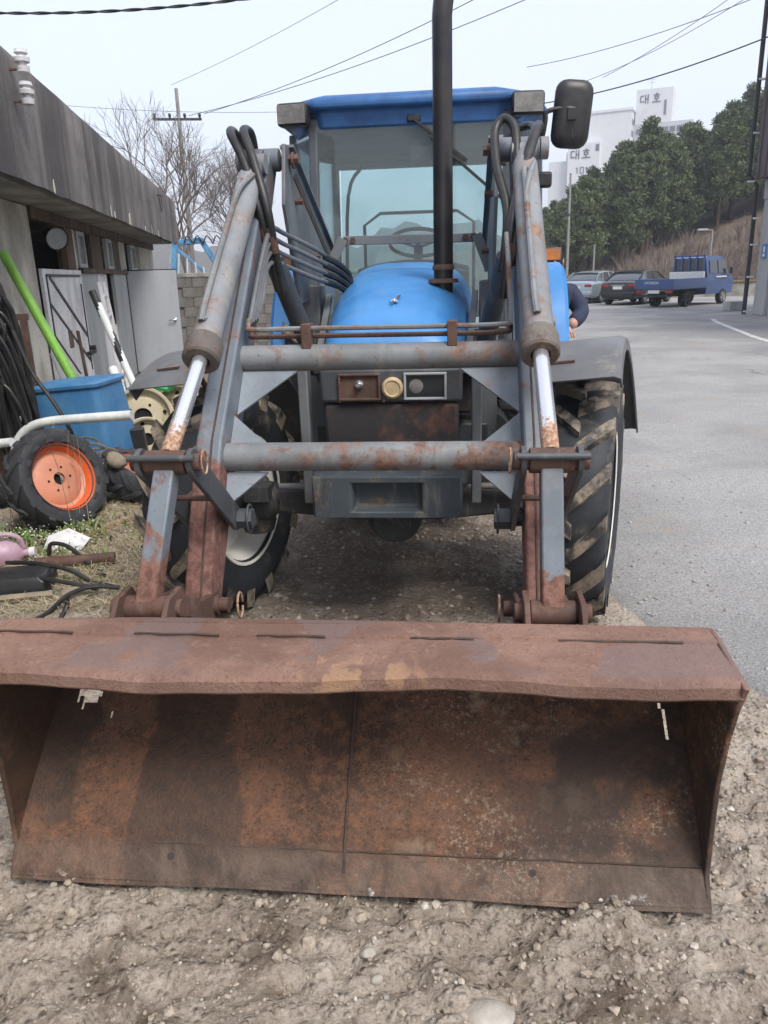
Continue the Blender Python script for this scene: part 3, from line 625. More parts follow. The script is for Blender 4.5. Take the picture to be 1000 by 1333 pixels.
# hoses and pipe runs at the left boom
runs = [(-.285, 1.655), (-.270, 1.635), (-.30, 1.61), (-.315, 1.585)]
for k, (x1, z1) in enumerate(runs):
    dz = -.045*k
    a = MB(); a.tube([V(-.488, -.67+.035*k, 1.435+.004*k), V(-.487, -.50+.02*k, 1.60-.022*k), V(-.485-.002*k, -.33, 1.745+dz*.8), V(-.478, -.22, 1.80+dz), V(-.46, -.10, 1.785+dz), V(-.38, .15, 1.73+dz), V(-.31, .38, 1.665+dz*.8)], .0105, 8, 4); P('steel_pipe', a, 'mast')
    a = MB(); a.tube([V(-.345, .27, 1.69+dz*.85), V(-.30, .42, 1.655+dz*.8), V(-.265, .52, 1.60+dz*.7), V(-.262, .55, 1.50)], .016, 8, 4); P('hydraulic_hose', a, 'hose')
for k in range(2):
    dx = .035*k
    a = MB(); a.tube([V(-.475+dx*.5, -.20, 1.55), V(-.49+dx*.6, -.26, 1.72), V(-.515+dx, -.30, 1.88), V(-.58+dx, -.22, 2.06+.02*k), V(-.655+dx*1.6, -.12, 2.185+.005*k), V(-.665+dx*1.9, .0, 2.20), V(-.64+dx, .08, 2.12)], .0185, 10, 5); P('hydraulic_hose', a, 'hose')
    a = MB(); a.tube([V(-.49+dx*.6, -.255, 1.70), V(-.505+dx*.8, -.285, 1.80)], .0215, 10); P('hose_ferrule', a, 'rustpin')
# right hand hoses: a loop and a diagonal run
a = MB(); a.tube([V(.535, -.20, 1.90), V(.53, -.18, 2.02), V(.525, -.10, 2.15), V(.485, -.06, 2.20), V(.445, -.08, 2.15), V(.45, -.20, 2.0), V(.485, -.33, 1.84), V(.48, -.40, 1.70), V(.465, -.42, 1.60)], .0185, 10, 5); P('hydraulic_hose', a, 'hose')
a = MB(); a.tube([V(.625, -.05, 2.17), V(.60, -.14, 2.12), V(.545, -.30, 1.95), V(.505, -.42, 1.80), V(.487, -.46, 1.66), V(.47, -.48, 1.50)], .0215, 10, 5); P('hydraulic_hose', a, 'hose')
a = MB(); a.tube([V(.535, -.21, 1.88), V(.535, -.19, 1.97)], .026, 10); P('hose_ferrule', a, 'rustpin'); a = MB(); a.tube([V(.492, -.455, 1.70), V(.489, -.46, 1.62)], .026, 10); P('hose_ferrule', a, 'rustpin')
a = MB(); a.tube([V(.62, .0, 2.16), V(.60, .12, 2.20), V(.52, .16, 2.17), V(.49, .15, 2.05)], .016, 8, 4); P('hydraulic_hose', a, 'hose')

# ------------------------------------------------------------------ bucket
prof = smooth_path([V(0, -1.945, .03), V(0, -1.85, .150), V(0, -1.705, .275), V(0, -1.575, .380), V(0, -1.505, .455), V(0, -1.485, .54), V(0, -1.53, .595), V(0, -1.61, .645), V(0, -1.70, .690), V(0, -1.745, .702)], 7)
BW = .932
nu, nv = 190, len(prof)
xs = np.linspace(-BW, BW, nu)
def dent(x, z): return .014*math.sin(x*2.3+.6)*math.sin(z*5)+.004*math.sin(x*9)*math.sin(z*11+1)
a = MB(); vs_ = []
for j in range(nv):
    for i in range(nu):
        x = xs[i]; p = prof[j]; vs_.append((x, p.y+dent(x, p.z)*(1 if 0 < j < nv-8 else 0), p.z+.012*(1-((x+.1)/BW)**2)*(1 if j > 45 else 0)))
rr = np.random.default_rng(3); fc = []
def hole(x, z):
    j = .012*math.sin(x*310)+.010*math.sin(z*270+x*90)
    if (x+.838)**2/.040**2+(z-.388)**2/.026**2 < 1+22*j: return True
    if abs(x+.745) < .014 and abs(z-.345) < .006 and math.sin(x*400) > -.3: return True
    if abs(x-.885-.004*math.sin(z*60)) < .0055 and .31 < z < .46 and math.sin(z*55+1)+.35 > 0: return True
    return False
for j in range(nv-1):
    for i in range(nu-1):
        xc = (xs[i]+xs[i+1])/2; zc = (prof[j].z+prof[j+1].z)/2
        if hole(xc, zc): continue
        fc.append((j*nu+i, j*nu+i+1, (j+1)*nu+i+1, (j+1)*nu+i))
a.add(vs_, fc); bucket = P('loader_bucket', a, 'bucket', solid=.008, ang=60); bucket['label'] = 'rusty loader bucket with dented top lip'
# top plate and rolled lip (dented)
a = MB(); secs = []
for x in np.linspace(-BW-.012, BW+.012, 90):
    dz = -.012*math.exp(-((x+.47)/.16)**2)-.013*math.exp(-((x-.72)/.25)**2)+.007*math.exp(-((x-.28)/.2)**2)+.0018*math.sin(x*9)+.0012*math.sin(x*31); dy = .02*math.exp(-((x+.2)/.5)**2)
    yl = -1.995-dy
    base = .708+.004*math.sin(x*3)
    pts = [(-1.735, base-.012), (-1.735, base+.008), (-1.818, base+.010), (-1.821, base+.003), (-1.90, base+.002+dz*.3), (yl+.03, base+.001+dz*.9), (yl+.008, base-.003+dz), (yl, base-.012+dz), (yl-.001, base-.040+dz), (yl+.005, base-.047+dz), (yl+.012, base-.045+dz), (yl+.013, base-.018+dz), (yl+.05, base-.012+dz*.8), (-1.90, base-.008+dz*.3)]
    secs.append([V(x, y, z) for y, z in pts])
a.loft(secs); P('top_lip', a, 'bucket', bucket, ang=32)
for k, (xa, xb) in enumerate(((-.93, -.72), (-.55, -.32), (-.22, -.04), (.18, .34), (.55, .85))):
    b = MB(); b.tube([V(xa+(xb-xa)*i/6, -1.8205+.002*math.sin(i*2), .717+.001*math.sin(i*3)) for i in range(7)], [.0026, .0034], 6); P('weld_bead', b, 'weld', bucket)
for sd in (-1, 1):
    x = sd*BW; out = [(-2.012, .70), (-1.972, .62), (-1.938, .515), (-1.908, .375), (-1.905, .238), (-1.908, .095), (-1.953, .018)]
    inn = [(p.y+.010, p.z-.006) for p in prof[::3]]+[(-1.745, .718), (-1.80, .722)]
    poly = [V(x, y, z) for y, z in inn]+[V(x, y, z) for y, z in out]
    P('side_plate', MB().prism(poly, (sd*.014, 0, 0)), 'bucket', bucket, bev=.004)
# cutting edge strip, divider weld
a = MB(); secs = []
for x in np.linspace(-BW-.008, BW+.008, 60):
    z0 = .022+.005*math.sin(x*7)*math.sin(x*3.1); secs.append([V(x, -1.953, z0), V(x, -1.893, .107), V(x, -1.885, .101), V(x, -1.945, z0-.006)])
a.loft(secs)
P('cutting_edge', a, 'bucket', bucket, bev=.001)
b = MB(); b.tube([V(x, -1.891+.001*math.sin(x*50), .110+.0015*math.sin(x*37)) for x in np.linspace(-BW, BW, 60)], .0018, 5); P('weld_bead', b, 'weld', bucket)
b = MB(); b.tube([V(-.006+.0008*math.sin(i*1.7), p.y-.004, p.z+.003) for i, p in enumerate(prof[2:44])], .0038, 6); P('centre_weld', b, 'weld', bucket)
for hx in (-.49, .495):
    b = MB(); p = V(hx, -1.9095, .0835); nn = Vector((0, -.817, .577)); b.lathe([(.0016, 0), (.0016, .0095), (-.004, .0105)], p, nn, 14); P('bolt_hole', b, 'inner', bucket)
# hinge brackets on the back of the bucket
for sd in (-1, 1):
    for s2 in (-1, 1):
        x = sd*AX+s2*.075+(-.035 if sd < 0 else 0)
        poly = [V(x-.008, -1.70, .70), V(x-.008, -1.655, .742), V(x-.008, -1.56, .742), V(x-.008, -1.53, .70), V(x-.008, -1.40, .625), V(x-.008, -1.235, .595), V(x-.008, -1.225, .53), V(x-.008, -1.28, .50), V(x-.008, -1.46, .40), V(x-.008, -1.475, .52), V(x-.008, -1.51, .62)]
        P('hinge_bracket', MB().prism(poly, (.016, 0, 0)), 'rustpin', bucket, bev=.003)
    x = sd*AX+.078*sd
    b = MB(); b.tube([V(sd*(AX-.13), -1.275, .555)+Vector((0, math.cos(t)*.03, math.sin(t)*.045)) for t in np.linspace(0, 6.0, 14)], .004, 6); P('linch_ring', b, 'rod', bucket)

# ================================================================== THE SETTING
def lerp_tab(y, tab):
    return np.interp(y, [a for a, b in tab], [b for a, b in tab])
ROAD = [(0, 3.6), (1.9, 2.35), (2.4, 1.55), (3.3, 1.16), (4.5, 1.0), (7, .9), (12, -.2), (18, -2.0), (30, -4.5), (46, -7)]
def road_x(y): return lerp_tab(y, ROAD)
def dirt_h(x, y):
    x = np.asarray(x, float); y = np.asarray(y, float)
    h = .030*fbm(x, y, .8, 3, 1)+.045*fbm(x, y, 2.6, 5, 5)+.026*fbm(x, y, 9, 4, 12, .65)
    rid = 1-np.abs(2*fbm(x, y, 4.2, 3, 30)); near = sstep(3.0, 2.2, y)
    h = h+near*(.022*(rid-.8)+.045*np.abs(fbm(x, y, 11, 4, 44, .62))+.016*np.abs(fbm(x, y, 34, 2, 47))-.010)
    # shallow tyre ruts running out under the bucket
    for c in (-.95, .05, 1.25): h = h-.016*near*np.exp(-((x-c-.25*np.sin(y*1.3))/.13)**2)
    for (wx, wy) in ((-.79, 3.69), (.94, 3.51)): h = h*(1-np.exp(-((x-wx)**2+(y-wy)**2)/.22**2))
    d = x-road_x(y)
    h = h*(1-.7*sstep(-.5, 0, d))-.03*sstep(-.15, .35, d)
    e = np.minimum(np.minimum(x+4.6, 3.9-x), np.minimum(y-.5, 10.4-y)); return h*sstep(0, .6, e)-.012*sstep(.6, 0, e)
def dirt_mat():
    s = NT('dirt'); X, Y, Z = s.sep()
    n1 = s.noise(1.3, 6, .6, .1); n2 = s.noise(9, 7, .7); n3 = s.noise(70, 5, .7)
    col = s.mix(s.rng(n1, .36, .64), (.235,.193,.154), (.36,.312,.26))
    col = s.mix(s.rng(n2, .42, .70, 0, .7), col, (.40,.355,.30))
    col = s.mix(s.rng(s.noise(4, 7, .7), .55, .66, 0, .75), col, (.17,.128,.095))
    # damp, oily earth under the engine
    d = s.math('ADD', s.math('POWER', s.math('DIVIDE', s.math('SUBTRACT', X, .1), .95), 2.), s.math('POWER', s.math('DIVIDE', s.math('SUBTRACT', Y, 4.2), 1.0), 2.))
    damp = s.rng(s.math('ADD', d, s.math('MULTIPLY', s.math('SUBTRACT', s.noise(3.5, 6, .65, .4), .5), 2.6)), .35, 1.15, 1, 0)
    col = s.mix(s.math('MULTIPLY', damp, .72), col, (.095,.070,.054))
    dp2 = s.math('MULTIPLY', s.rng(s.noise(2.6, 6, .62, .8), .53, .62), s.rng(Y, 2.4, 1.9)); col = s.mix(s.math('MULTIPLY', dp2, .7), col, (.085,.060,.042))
    # straw tint by the shed
    st = s.math('MULTIPLY', s.rng(X, -1.5, -1.2, 1, 0), s.rng(s.noise(5, 5), .4, .6)); col = s.mix(s.math('MULTIPLY', st, .45), col, (.25,.215,.13))
    col = s.mix(s.rng(n3, .46, .68, 0, .6), col, (.085,.064,.047)); col = s.mix(s.rng(s.noise(32, 5, .75), .52, .66, 0, .5), col, (.48,.43,.365)); col = s.mix(s.rng(s.voro(55), .10, .2, .5, 0), col, (.31,.285,.25))
    h = s.math('ADD', s.math('MULTIPLY', n2, .5), s.math('ADD', s.math('MULTIPLY', n3, .35), s.math('MULTIPLY', s.rng(s.voro(38), 0, .5, 1, 0), .35)))
    s.bump(h, 1.0, .028); return s.fin(col, s.rng(damp, 0, 1, .93, .7), 0, .25)
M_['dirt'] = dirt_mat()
gx = np.linspace(-4.6, 3.9, 400); gy = np.concatenate([np.linspace(.5, 1.15, 10), np.linspace(1.165, 3.0, 150), np.linspace(3.02, 10.4, 190)])
XX, YY = np.meshgrid(gx, gy); ZZ = dirt_h(XX, YY); ny, nx = XX.shape
me = bpy.data.meshes.new('ground'); idx = np.arange(ny*nx).reshape(ny, nx)
fcs = np.stack([idx[:-1, :-1], idx[:-1, 1:], idx[1:, 1:], idx[1:, :-1]], -1).reshape(-1, 4)
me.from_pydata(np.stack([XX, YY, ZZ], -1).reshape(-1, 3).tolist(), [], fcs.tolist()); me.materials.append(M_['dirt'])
me.polygons.foreach_set('use_smooth', [True]*len(me.polygons))
tag_o = bpy.data.objects.new('ground', me); COL.objects.link(tag_o); tag(tag_o, kind='structure')
M_['earth'] = simple('far_earth', (.17,.145,.11), .95, 0, .3, .4, bump=.4, bsc=6)
z = -.012; BX = 480; X0, X1, Y0, Y1 = -4.6, 3.9, .5, 10.4
a = MB(); B = 480
a.add([(-B,-60,z),(B,-60,z),(B,Y0,z),(-B,Y0,z)], [(0,1,2,3)]); a.add([(-B,Y0,z),(X0,Y0,z),(X0,Y1,z),(-B,Y1,z)], [(0,1,2,3)]); a.add([(X1,Y0,z),(B,Y0,z),(B,Y1,z),(X1,Y1,z)], [(0,1,2,3)]); a.add([(-B,Y1,z),(B,Y1,z),(B,560,z),(-B,560,z)], [(0,1,2,3)])
tag(a.build('terrain', M_['earth'], ang=0), kind='structure')
def asphalt():
    s = NT('old_asphalt'); n1 = s.noise(.55, 6, .6, .3); X, Y, Z = s.sep()
    col = s.mix(s.rng(n1, .35, .65), (.24,.24,.236), (.335,.333,.325))
    col = s.mix(s.rng(s.noise(85, 4, .8), .44, .64, 0, .75), col, (.10,.10,.098)); col = s.mix(s.rng(s.voro(48), .10, .3, .65, 0), col, (.42,.41,.385)); col = s.mix(s.rng(s.noise(14, 6, .75), .5, .7, 0, .35), col, (.15,.148,.143))
    col = s.mix(s.rng(s.noise(1.7, 7, .7, .8), .56, .70, 0, .6), col, (.31,.262,.20))
    cn = s.noise(.11, 5, .66); ck = s.math('MULTIPLY', s.rng(s.math('ABSOLUTE', s.math('SUBTRACT', cn, .5)), .0003, .0012, 1, 0), s.math('MULTIPLY', s.rng(s.noise(.21, 2), .45, .53), s.rng(Y, 6, 9))); col = s.mix(s.math('MULTIPLY', ck, .6), col, (.07,.07,.07))
    pt = s.rng(s.noise(.16, 3, .5, .4), .55, .57); col = s.mix(s.math('MULTIPLY', pt, .3), col, (.135,.137,.14))
    s.bump(s.math('ADD', s.noise(160, 3), s.rng(s.voro(75), 0, .4, 1, 0)), .55, .006); return s.fin(col, .88, 0, .3)
M_['asphalt'] = asphalt()
ys = np.concatenate([np.linspace(0, 8, 260), np.linspace(8.2, 46, 120)]); a = MB(); secs = []
for y in ys:
    e = float(road_x(y)+.10*fbm(np.array([y*1.0]), np.array([3.3]), 1.3, 4, 77)[0]*2.4); n = 6
    secs.append([V(e, y, -.045), V(e+.05, y, -.006), V(e+.16, y, .002), V(e+1.2, y, .003), V(e+5, y, .003), V(44, y, .003)])
a.loft(secs, closed=False, cap=False); tag(a.build('road', M_['asphalt'], ang=60), kind='structure')
M_['line'] = simple('worn_white_line', (.62,.62,.60), .8, 0, .3, 5, c2=(.36,.36,.35), bump=.1)
a = MB(); pth = smooth_path([V(10.35, 24.4, .007), V(9.85, 22.8, .007), V(9.0, 19.5, .007), V(8.39, 16.85, .007), V(7.6, 11.5, .007)], 6); secs = []
for i, p in enumerate(pth):
    d = (pth[min(i+1, len(pth)-1)]-pth[max(i-1, 0)]).normalized(); n = Vector((-d.y, d.x, 0))*.075; secs.append([p-n, p+n])
a.loft(secs, closed=False, cap=False); tag(a.build('road_marking', M_['line'], ang=0), kind='structure')

# gravel and clods (nobody could count them), a few single stones
def stones(name, pts, mat, label, cat, flat=.7, seed=5):
    r = np.random.default_rng(seed); bm = bmesh.new(); bmesh.ops.create_icosphere(bm, subdivisions=1, radius=1)
    bv = np.array([v.co[:] for v in bm.verts]); bf = np.array([[x.index for x in f.verts] for f in bm.faces]); bm.free()
    vs, fs = [], []; nb = len(bv)
    for k, (x, y, zz, sz) in enumerate(pts):
        q = bv*(1+.42*(r.random((nb, 1))-.5)); q = q*np.array([1, .65+.5*r.random(), flat*(.7+.6*r.random())])*sz
        t = r.random()*6.28; tl = (r.random()-.5)*.9; ct, st_ = math.cos(t), math.sin(t); c2, s2 = math.cos(tl), math.sin(tl)
        q = np.stack([q[:, 0], q[:, 1]*c2-q[:, 2]*s2, q[:, 1]*s2+q[:, 2]*c2], -1)
        q = np.stack([q[:, 0]*ct-q[:, 1]*st_, q[:, 0]*st_+q[:, 1]*ct, q[:, 2]], -1)+np.array([x, y, zz]); vs.append(q); fs.append(bf+k*nb)
    me = bpy.data.meshes.new(name); me.from_pydata(np.concatenate(vs).tolist(), [], np.concatenate(fs).tolist()); me.materials.append(mat)
    o = bpy.data.objects.new(name, me); COL.objects.link(o); return tag(o, label, cat, kind='stuff')
def stone_mat(name, ca, cb, cc):
    s = NT(name); g = s.n('ShaderNodeNewGeometry'); r = g.outputs['Random Per Island']
    col = s.mix(s.rng(r, 0, .8, sm=False), ca, cb); col = s.mix(s.rng(r, .93, .96), col, cc); col = s.mix(s.rng(s.noise(40, 5), .4, .7, 0, .5), col, tuple(x*.55 for x in ca)); s.bump(s.noise(120, 4), .3, .004)
    return s.fin(col, .9, 0, .25)
M_['clod'] = stone_mat('dirt_clods', (.23,.187,.147), (.38,.328,.268), (.48,.45,.40)); M_['grit'] = stone_mat('grey_gravel', (.20,.195,.18), (.36,.35,.33), (.47,.46,.44))
def scatter(n, x0, x1, y0, y1, smin, smax, pw=2.5, cond=None, seed=1):
    r = np.random.default_rng(seed); x = x0+(x1-x0)*r.random(n); y = y0+(y1-y0)*r.random(n); k = np.ones(n, bool) if cond is None else cond(x, y, r.random(n)); x, y = x[k], y[k]
    s_ = smin+(smax-smin)*r.random(len(x))**pw; z_ = np.maximum(dirt_h(x, y), np.where(x > road_x(y)+.1, .003, -9))+s_*.08; return list(zip(x, y, z_, s_))
clump = lambda x, y, u: (fbm(x, y, 2.2, 3, 90)+.32) > u*.8
pts = scatter(11000, -1.7, 2.3, 1.15, 2.7, .0022, .016, 3.6, clump, 1)+scatter(5200, -1.9, 1.4, 2.7, 6.5, .004, .022, 3, lambda x, y, u: (x < road_x(y)) & (fbm(x, y, 1.5, 3, 91)+.3 > u*.7), 2)
pts += scatter(420, -1.7, 2.3, 1.15, 2.6, .008, .026, 2.4, clump, 8)
pts += scatter(9000, -1.7, 2.3, 1.15, 2.7, .002, .007, 1.5, None, 15)
stones('dirt_clods', pts, M_['clod'], 'loose brown dirt clods and pebbles scattered over the bare ground', 'clods')
pts = scatter(7500, .7, 4.2, 2.2, 9, .003, .015, 2.5, lambda x, y, u: u < np.exp(-np.abs(x-road_x(y)-.15)/.55), 3)+scatter(120, -.2, 2.2, 1.2, 2.7, .006, .018, 2, clump, 4)+scatter(700, -3, -1.0, 3, 7, .006, .03, 2, None, 6)
stones('gravel', pts, M_['grit'], 'grey gravel strewn along the broken asphalt edge', 'gravel')
M_['pale'] = simple('pale_stone', (.42,.40,.36), .9, 0, .2, 8, c2=(.28,.255,.22), bump=.5); M_['tan'] = simple('tan_stone', (.30,.255,.19), .9, 0, .2, 8, bump=.5)
for k, (x, y, s_, fl, mt, lb) in enumerate(((.205, 1.305, .055, .45, 'pale', 'large flat pale stone half buried in the dirt'), (-.07, 1.49, .021, .8, 'pale', 'rounded whitish stone in dirt below bucket middle'), (1.14, 1.66, .036, .5, 'pale', 'pale grey rock beside bucket right corner'),
      (-1.67, 3.80, .085, .55, 'tan', 'tan rock beside black hoses near the rusty bucket'), (-.05, 1.42, .016, .9, 'pale', 'small white stone beside a rounder one in dirt'), (-1.22, 1.88, .045, .5, 'pale', 'pale stone lying left of the bucket corner'), (.95, 1.36, .032, .5, 'tan', 'flat tan stone on the clods'))):
    a = MB(); a.blob((0, 0, 0), s_, 40+k, 3, .55, (1, .75, fl)); o = a.build('stone', M_[mt]); o.location = (x, y, float(dirt_h(x, y))+s_*fl*.35); tag(o, lb, 'stone')

# ------------------------------------------------------------------ shed on the left
def concrete(name, c1, c2, dark, amt=.7, streak=(1.6, 1.6, .42)):
    s = NT(name); n = s.noise(1.6, 7, .65, .4); st_ = s.noise(2.0, 6, .6, .1, s.mapv(streak))
    col = s.mix(s.rng(n, .34, .66), c1, c2); col = s.mix(s.rng(st_, .42, .62, 0, amt), col, dark); col = s.mix(s.rng(s.noise(3.4, 6, .7, .3, s.mapv((3, 3, .2))), .62, .76, 0, .35), col, tuple(min(.5, x*2.2) for x in c2))
    col = s.mix(s.rng(s.noise(22, 5), .5, .72, 0, .4), col, dark); s.bump(s.noise(30, 6, .7), .35, .012); return s.fin(col, .92, 0, .25)
M_['fascia'] = concrete('stained_concrete', (.12,.11,.105), (.20,.185,.175), (.052,.047,.047), .75, (1.2, 1.2, .10))
M_['soffit'] = concrete('soffit_concrete', (.20,.19,.165), (.31,.295,.26), (.10,.095,.085), .5, (1, 1, 1))
M_['plaster'] = concrete('dirty_plaster', (.42,.40,.34), (.56,.54,.47), (.13,.12,.10), .5, (.6, .6, .4))
M_['whitep'] = concrete('old_white_paint', (.58,.58,.59), (.70,.70,.71), (.22,.20,.19), .35)
M_['wood'] = simple('weathered_brown_wood', (.115,.075,.055), .8, 0, .4, 5, bump=.3, streak=True)
M_['void'] = simple('dark_interior', (.012,.012,.014), .9, 0, .2, 2, bump=0)
M_['greydoor'] = simple('grey_steel_door', (.36,.38,.405), .55, 0, .08, 2, bump=.03, streak=True)
M_['panel'] = simple('pale_grey_panel', (.34,.36,.36), .6, 0, .15, 3, bump=.05, streak=True)
shed = thing('shed', 'low concrete shed with stained parapet and open doors', 'shed', (-3.3, 6.25, 0), R(8.29))
S_ = lambda n, mb, mt, par=shed, **k: P(n, mb, mt, par, **k)
a = MB(); a.bx(-.24, 0, -7, 2.45, 0, 2.40); S_('wall', a, 'plaster', bev=.01)
a = MB(); a.bx(-.24, -.02, 2.45, 12.35, 0, .95); S_('wall', a, 'whitep')
for (s0, s1) in ((4.40, 4.55), (7.9, 8.5), (10.3, 12.35)): a = MB(); a.bx(-.22, -.01, s0, s1, .95, 2.40); S_('wall', a, 'plaster')
a = MB(); a.bx(-3.6, -3.4, -7, 12.35, 0, 2.4); S_('wall', a, 'plaster'); a = MB(); a.bx(-3.4, -.24, 12.2, 12.36, 0, 2.4); S_('wall', a, 'plaster')
a = MB(); a.bx(-1.9, -1.8, 2.0, 12.2, 0, 2.39); S_('inner_partition', a, 'void')
# parapet canopy with uneven lower edge
a = MB(); secs = []
for s0 in np.linspace(-7, 12.3, 130):
    j = .008*math.sin(s0*3.1)+.010*math.sin(s0*7.7+1)*(1 if math.sin(s0*1.7) > .2 else .2); secs.append([V(.44, s0, 2.44), V(.60, s0, 2.385+j*.7), V(.60, s0, 2.9), V(.602, s0, 3.26), V(.58, s0, 3.31+.003*math.sin(s0*4)), V(.44, s0, 3.30)])
a.loft(secs); pr = S_('parapet', a, 'fascia', ang=30)
a = MB(); a.bx(-.30, .45, -7, 12.28, 2.405, 2.52); S_('soffit', a, 'soffit'); a = MB(); a.bx(-3.7, -.305, -7, 12.36, 2.405, 2.60); S_('roof_slab', a, 'fascia')
for s0, hh, ww in ((1.1, .10, .05), (3.9, .12, .05), (4.15, .07, .04), (5.3, .14, .16), (6.9, .06, .05), (7.7, .13, .04), (8.6, .09, .06)):
    b = MB(); b.prism([V(.609, s0, 2.39), V(.609, s0+ww*.6, 2.375), V(.609, s0+ww, 2.40), V(.609, s0+ww*.9, 2.39+hh*.6), V(.609, s0+ww*.5, 2.40+hh), V(.609, s0+ww*.1, 2.39+hh*.7)], (-.006, 0, 0)); S_('chipped_patch', b, 'plaster', pr)
b = MB(); b.tube([V(.64+.0*t, 9.2+.14*math.cos(t), 3.0+.16*math.sin(t)) for t in np.linspace(0, 6.28, 16)], .008, 6); b.bar((.60, 9.06, 3.13), (.66, 9.34, 3.13), .03, .015); S_('cable_hook', b, 'blk', pr)
# insulators at the near corner
for z_ in (3.22, 3.00):
    b = MB(); b.lathe([(-.07, .0), (-.07, .045), (-.03, .05), (-.025, .03), (-.005, .03), (0, .055), (.03, .058), (.04, .035), (.055, .03), (.06, .05), (.085, .045), (.09, 0)], (.70, .25, z_), (0, 0, 1), 18); io = S_('insulator', b, 'whitep'); c = MB(); c.bar((.60, .25, z_-.05), (.72, .25, z_-.05), .03, .012); S_('bracket', c, 'rustpin', io)
# header, window strip, openings
b = MB(); b.bx(-.10, .03, 2.46, 12.3, 2.28, 2.40); S_('header_beam', b, 'wood')
b = MB(); b.bx(-.12, .06, 4.5, 9.6, 1.74, 1.80); S_('window_ledge', b, 'wood')
b = MB(); b.bx(-.08, -.0, 4.0, 4.40, 1.75, 2.3); S_('shutter', b, 'wood')
for (s0, s1) in ((4.56, 5.04), (6.60, 7.10), (8.96, 9.6)):
    f = MB(); z0, z1 = 1.81, 2.27
    for q in ((s0, s0+.05, z0, z1), (s1-.05, s1, z0, z1), (s0+.05, s1-.05, z0, z0+.05), (s0+.05, s1-.05, z1-.05, z1)): f.bx(-.04, .02, *q)
    wo = S_('window', f, 'panel'); g = MB(); g.bx(-.02, -.012, s0+.05, s1-.05, z0+.05, z1-.05); S_('pane', g, 'lens', wo)
for (s0, s1) in ((5.55, 6.3), (7.3, 7.9)): b = MB(); b.bx(-.06, -.01, s0, s1, 1.80, 2.28); S_('shutter', b, 'wood')
# panels under the window ledge
for k, (s0, s1, mt) in enumerate(((4.55, 5.6, 'panel'), (5.62, 6.3, 'whitep'), (6.9, 8.1, 'panel'))): b = MB(); b.bx(-.03, .012+.006*k, s0, s1, .0, 1.735); S_('wall_panel', b, mt)
# wide white door with battens
b = MB(); b.bx(.005, .045, 2.5, 4.42, .12, 1.77); do = S_('white_door', b, 'whitep', bev=.004)
for (p0, p1, ww) in (((2.62, 1.70), (4.30, 1.70), .03), ((2.62, .45), (2.62, 1.70), .03), ((4.28, .5), (4.28, 1.6), .025), ((2.75, 1.68), (4.25, .95), .045), ((2.62, 1.40), (4.25, .62), .03), ((2.62, 1.05), (3.7, .45), .02)):
    c = MB(); c.bar((.05, p0[0], p0[1]), (.05, p1[0], p1[1]), .012, ww, (1, 0, 0)); S_('batten', c, 'blk', do)
c = MB(); c.bx(.045, .052, 3.25, 3.45, .86, 1.06); S_('patch', c, 'wood', do)
c = MB(); c.cyl((.05, 4.33, .78), (.12, 4.33, .78), .03, n=10); c.bx(.045, .10, 4.1, 4.46, .70, .74); S_('latch', c, 'blk', do)
# grey steel door standing open
dr = MB(); dr.bx(.03, .88, 8.16, 8.205, .02, 1.79); gd = S_('steel_door', dr, 'greydoor', bev=.004)
c = MB(); c.bx(.0, .03, 8.14, 8.24, .0, 1.82); c.bx(.03, .90, 8.165, 8.20, 1.792, 1.81); S_('door_edge', c, 'blk', gd)
c = MB(); c.lathe([(0, .03), (-.012, .03), (-.02, .015), (-.05, .012), (-.055, 0)], (.79, 8.158, .93), (0, 1, 0), 14); c.tube([(.79, 8.11, .93), (.76, 8.105, .93), (.68, 8.108, .925)], .011, 8, 3); S_('handle', c, 'chrome', gd)
# conical work lamp hanging in the opening
lamp = thing('hanging_lamp', 'dark conical lamp with pale round face hanging in the shed opening', 'lamp')
Msh = shed.matrix_world if False else Matrix.Translation((-3.3, 6.25, 0)) @ Matrix.Rotation(R(8.29), 4, 'Z')
lp = Msh @ Vector((.10, 3.15, 2.10)); ld = Vector((.75, -.85, -.35)).normalized()
lamp.location = lp
b = MB(); b.lathe([(-.30, 0), (-.30, .05), (-.20, .06), (-.02, .125), (0, .13), (0, .12)], (0, 0, 0), ld, 22); b.cyl(-ld*.25, -ld*.25+V(-.05, .05, .22), .012, n=6); P('lamp_shade', b, 'blk', lamp)
b = MB(); b.lathe([(-.015, 0), (-.02, .06), (-.012, .12)], (0, 0, 0), ld, 22); P('lamp_lens', b, 'panel', lamp)

# ------------------------------------------------------------------ concrete block wall behind the shed door
M_['block'] = concrete('block_grey', (.13,.125,.115), (.19,.18,.165), (.07,.068,.06), .6)
bw = thing('block_wall', 'low wall of dark grey concrete blocks beyond the open steel door', 'wall', (-3.95, 15.4, 0), R(16))
b = MB(); b.bx(0, 4.2, .03, .15, 0, 1.66); P('wall_core', b, 'fascia', bw); b = MB(); b.bx(-.03, 4.25, -.02, .20, 1.665, 1.74); P('coping', b, 'soffit', bw, bev=.01)
bb = MB(); bb.bx(.005, .385, 0, .19, .005, .183); bmesh_ = bb.mesh('block', M_['block'])
for r_ in range(9):
    for c_ in range(10):
        o = bpy.data.objects.new('block', bmesh_); COL.objects.link(o); o.parent = bw; o.location = (c_*.39+(.195 if r_ % 2 else 0), .0+.004*math.sin(r_*7+c_*3), r_*.1845)

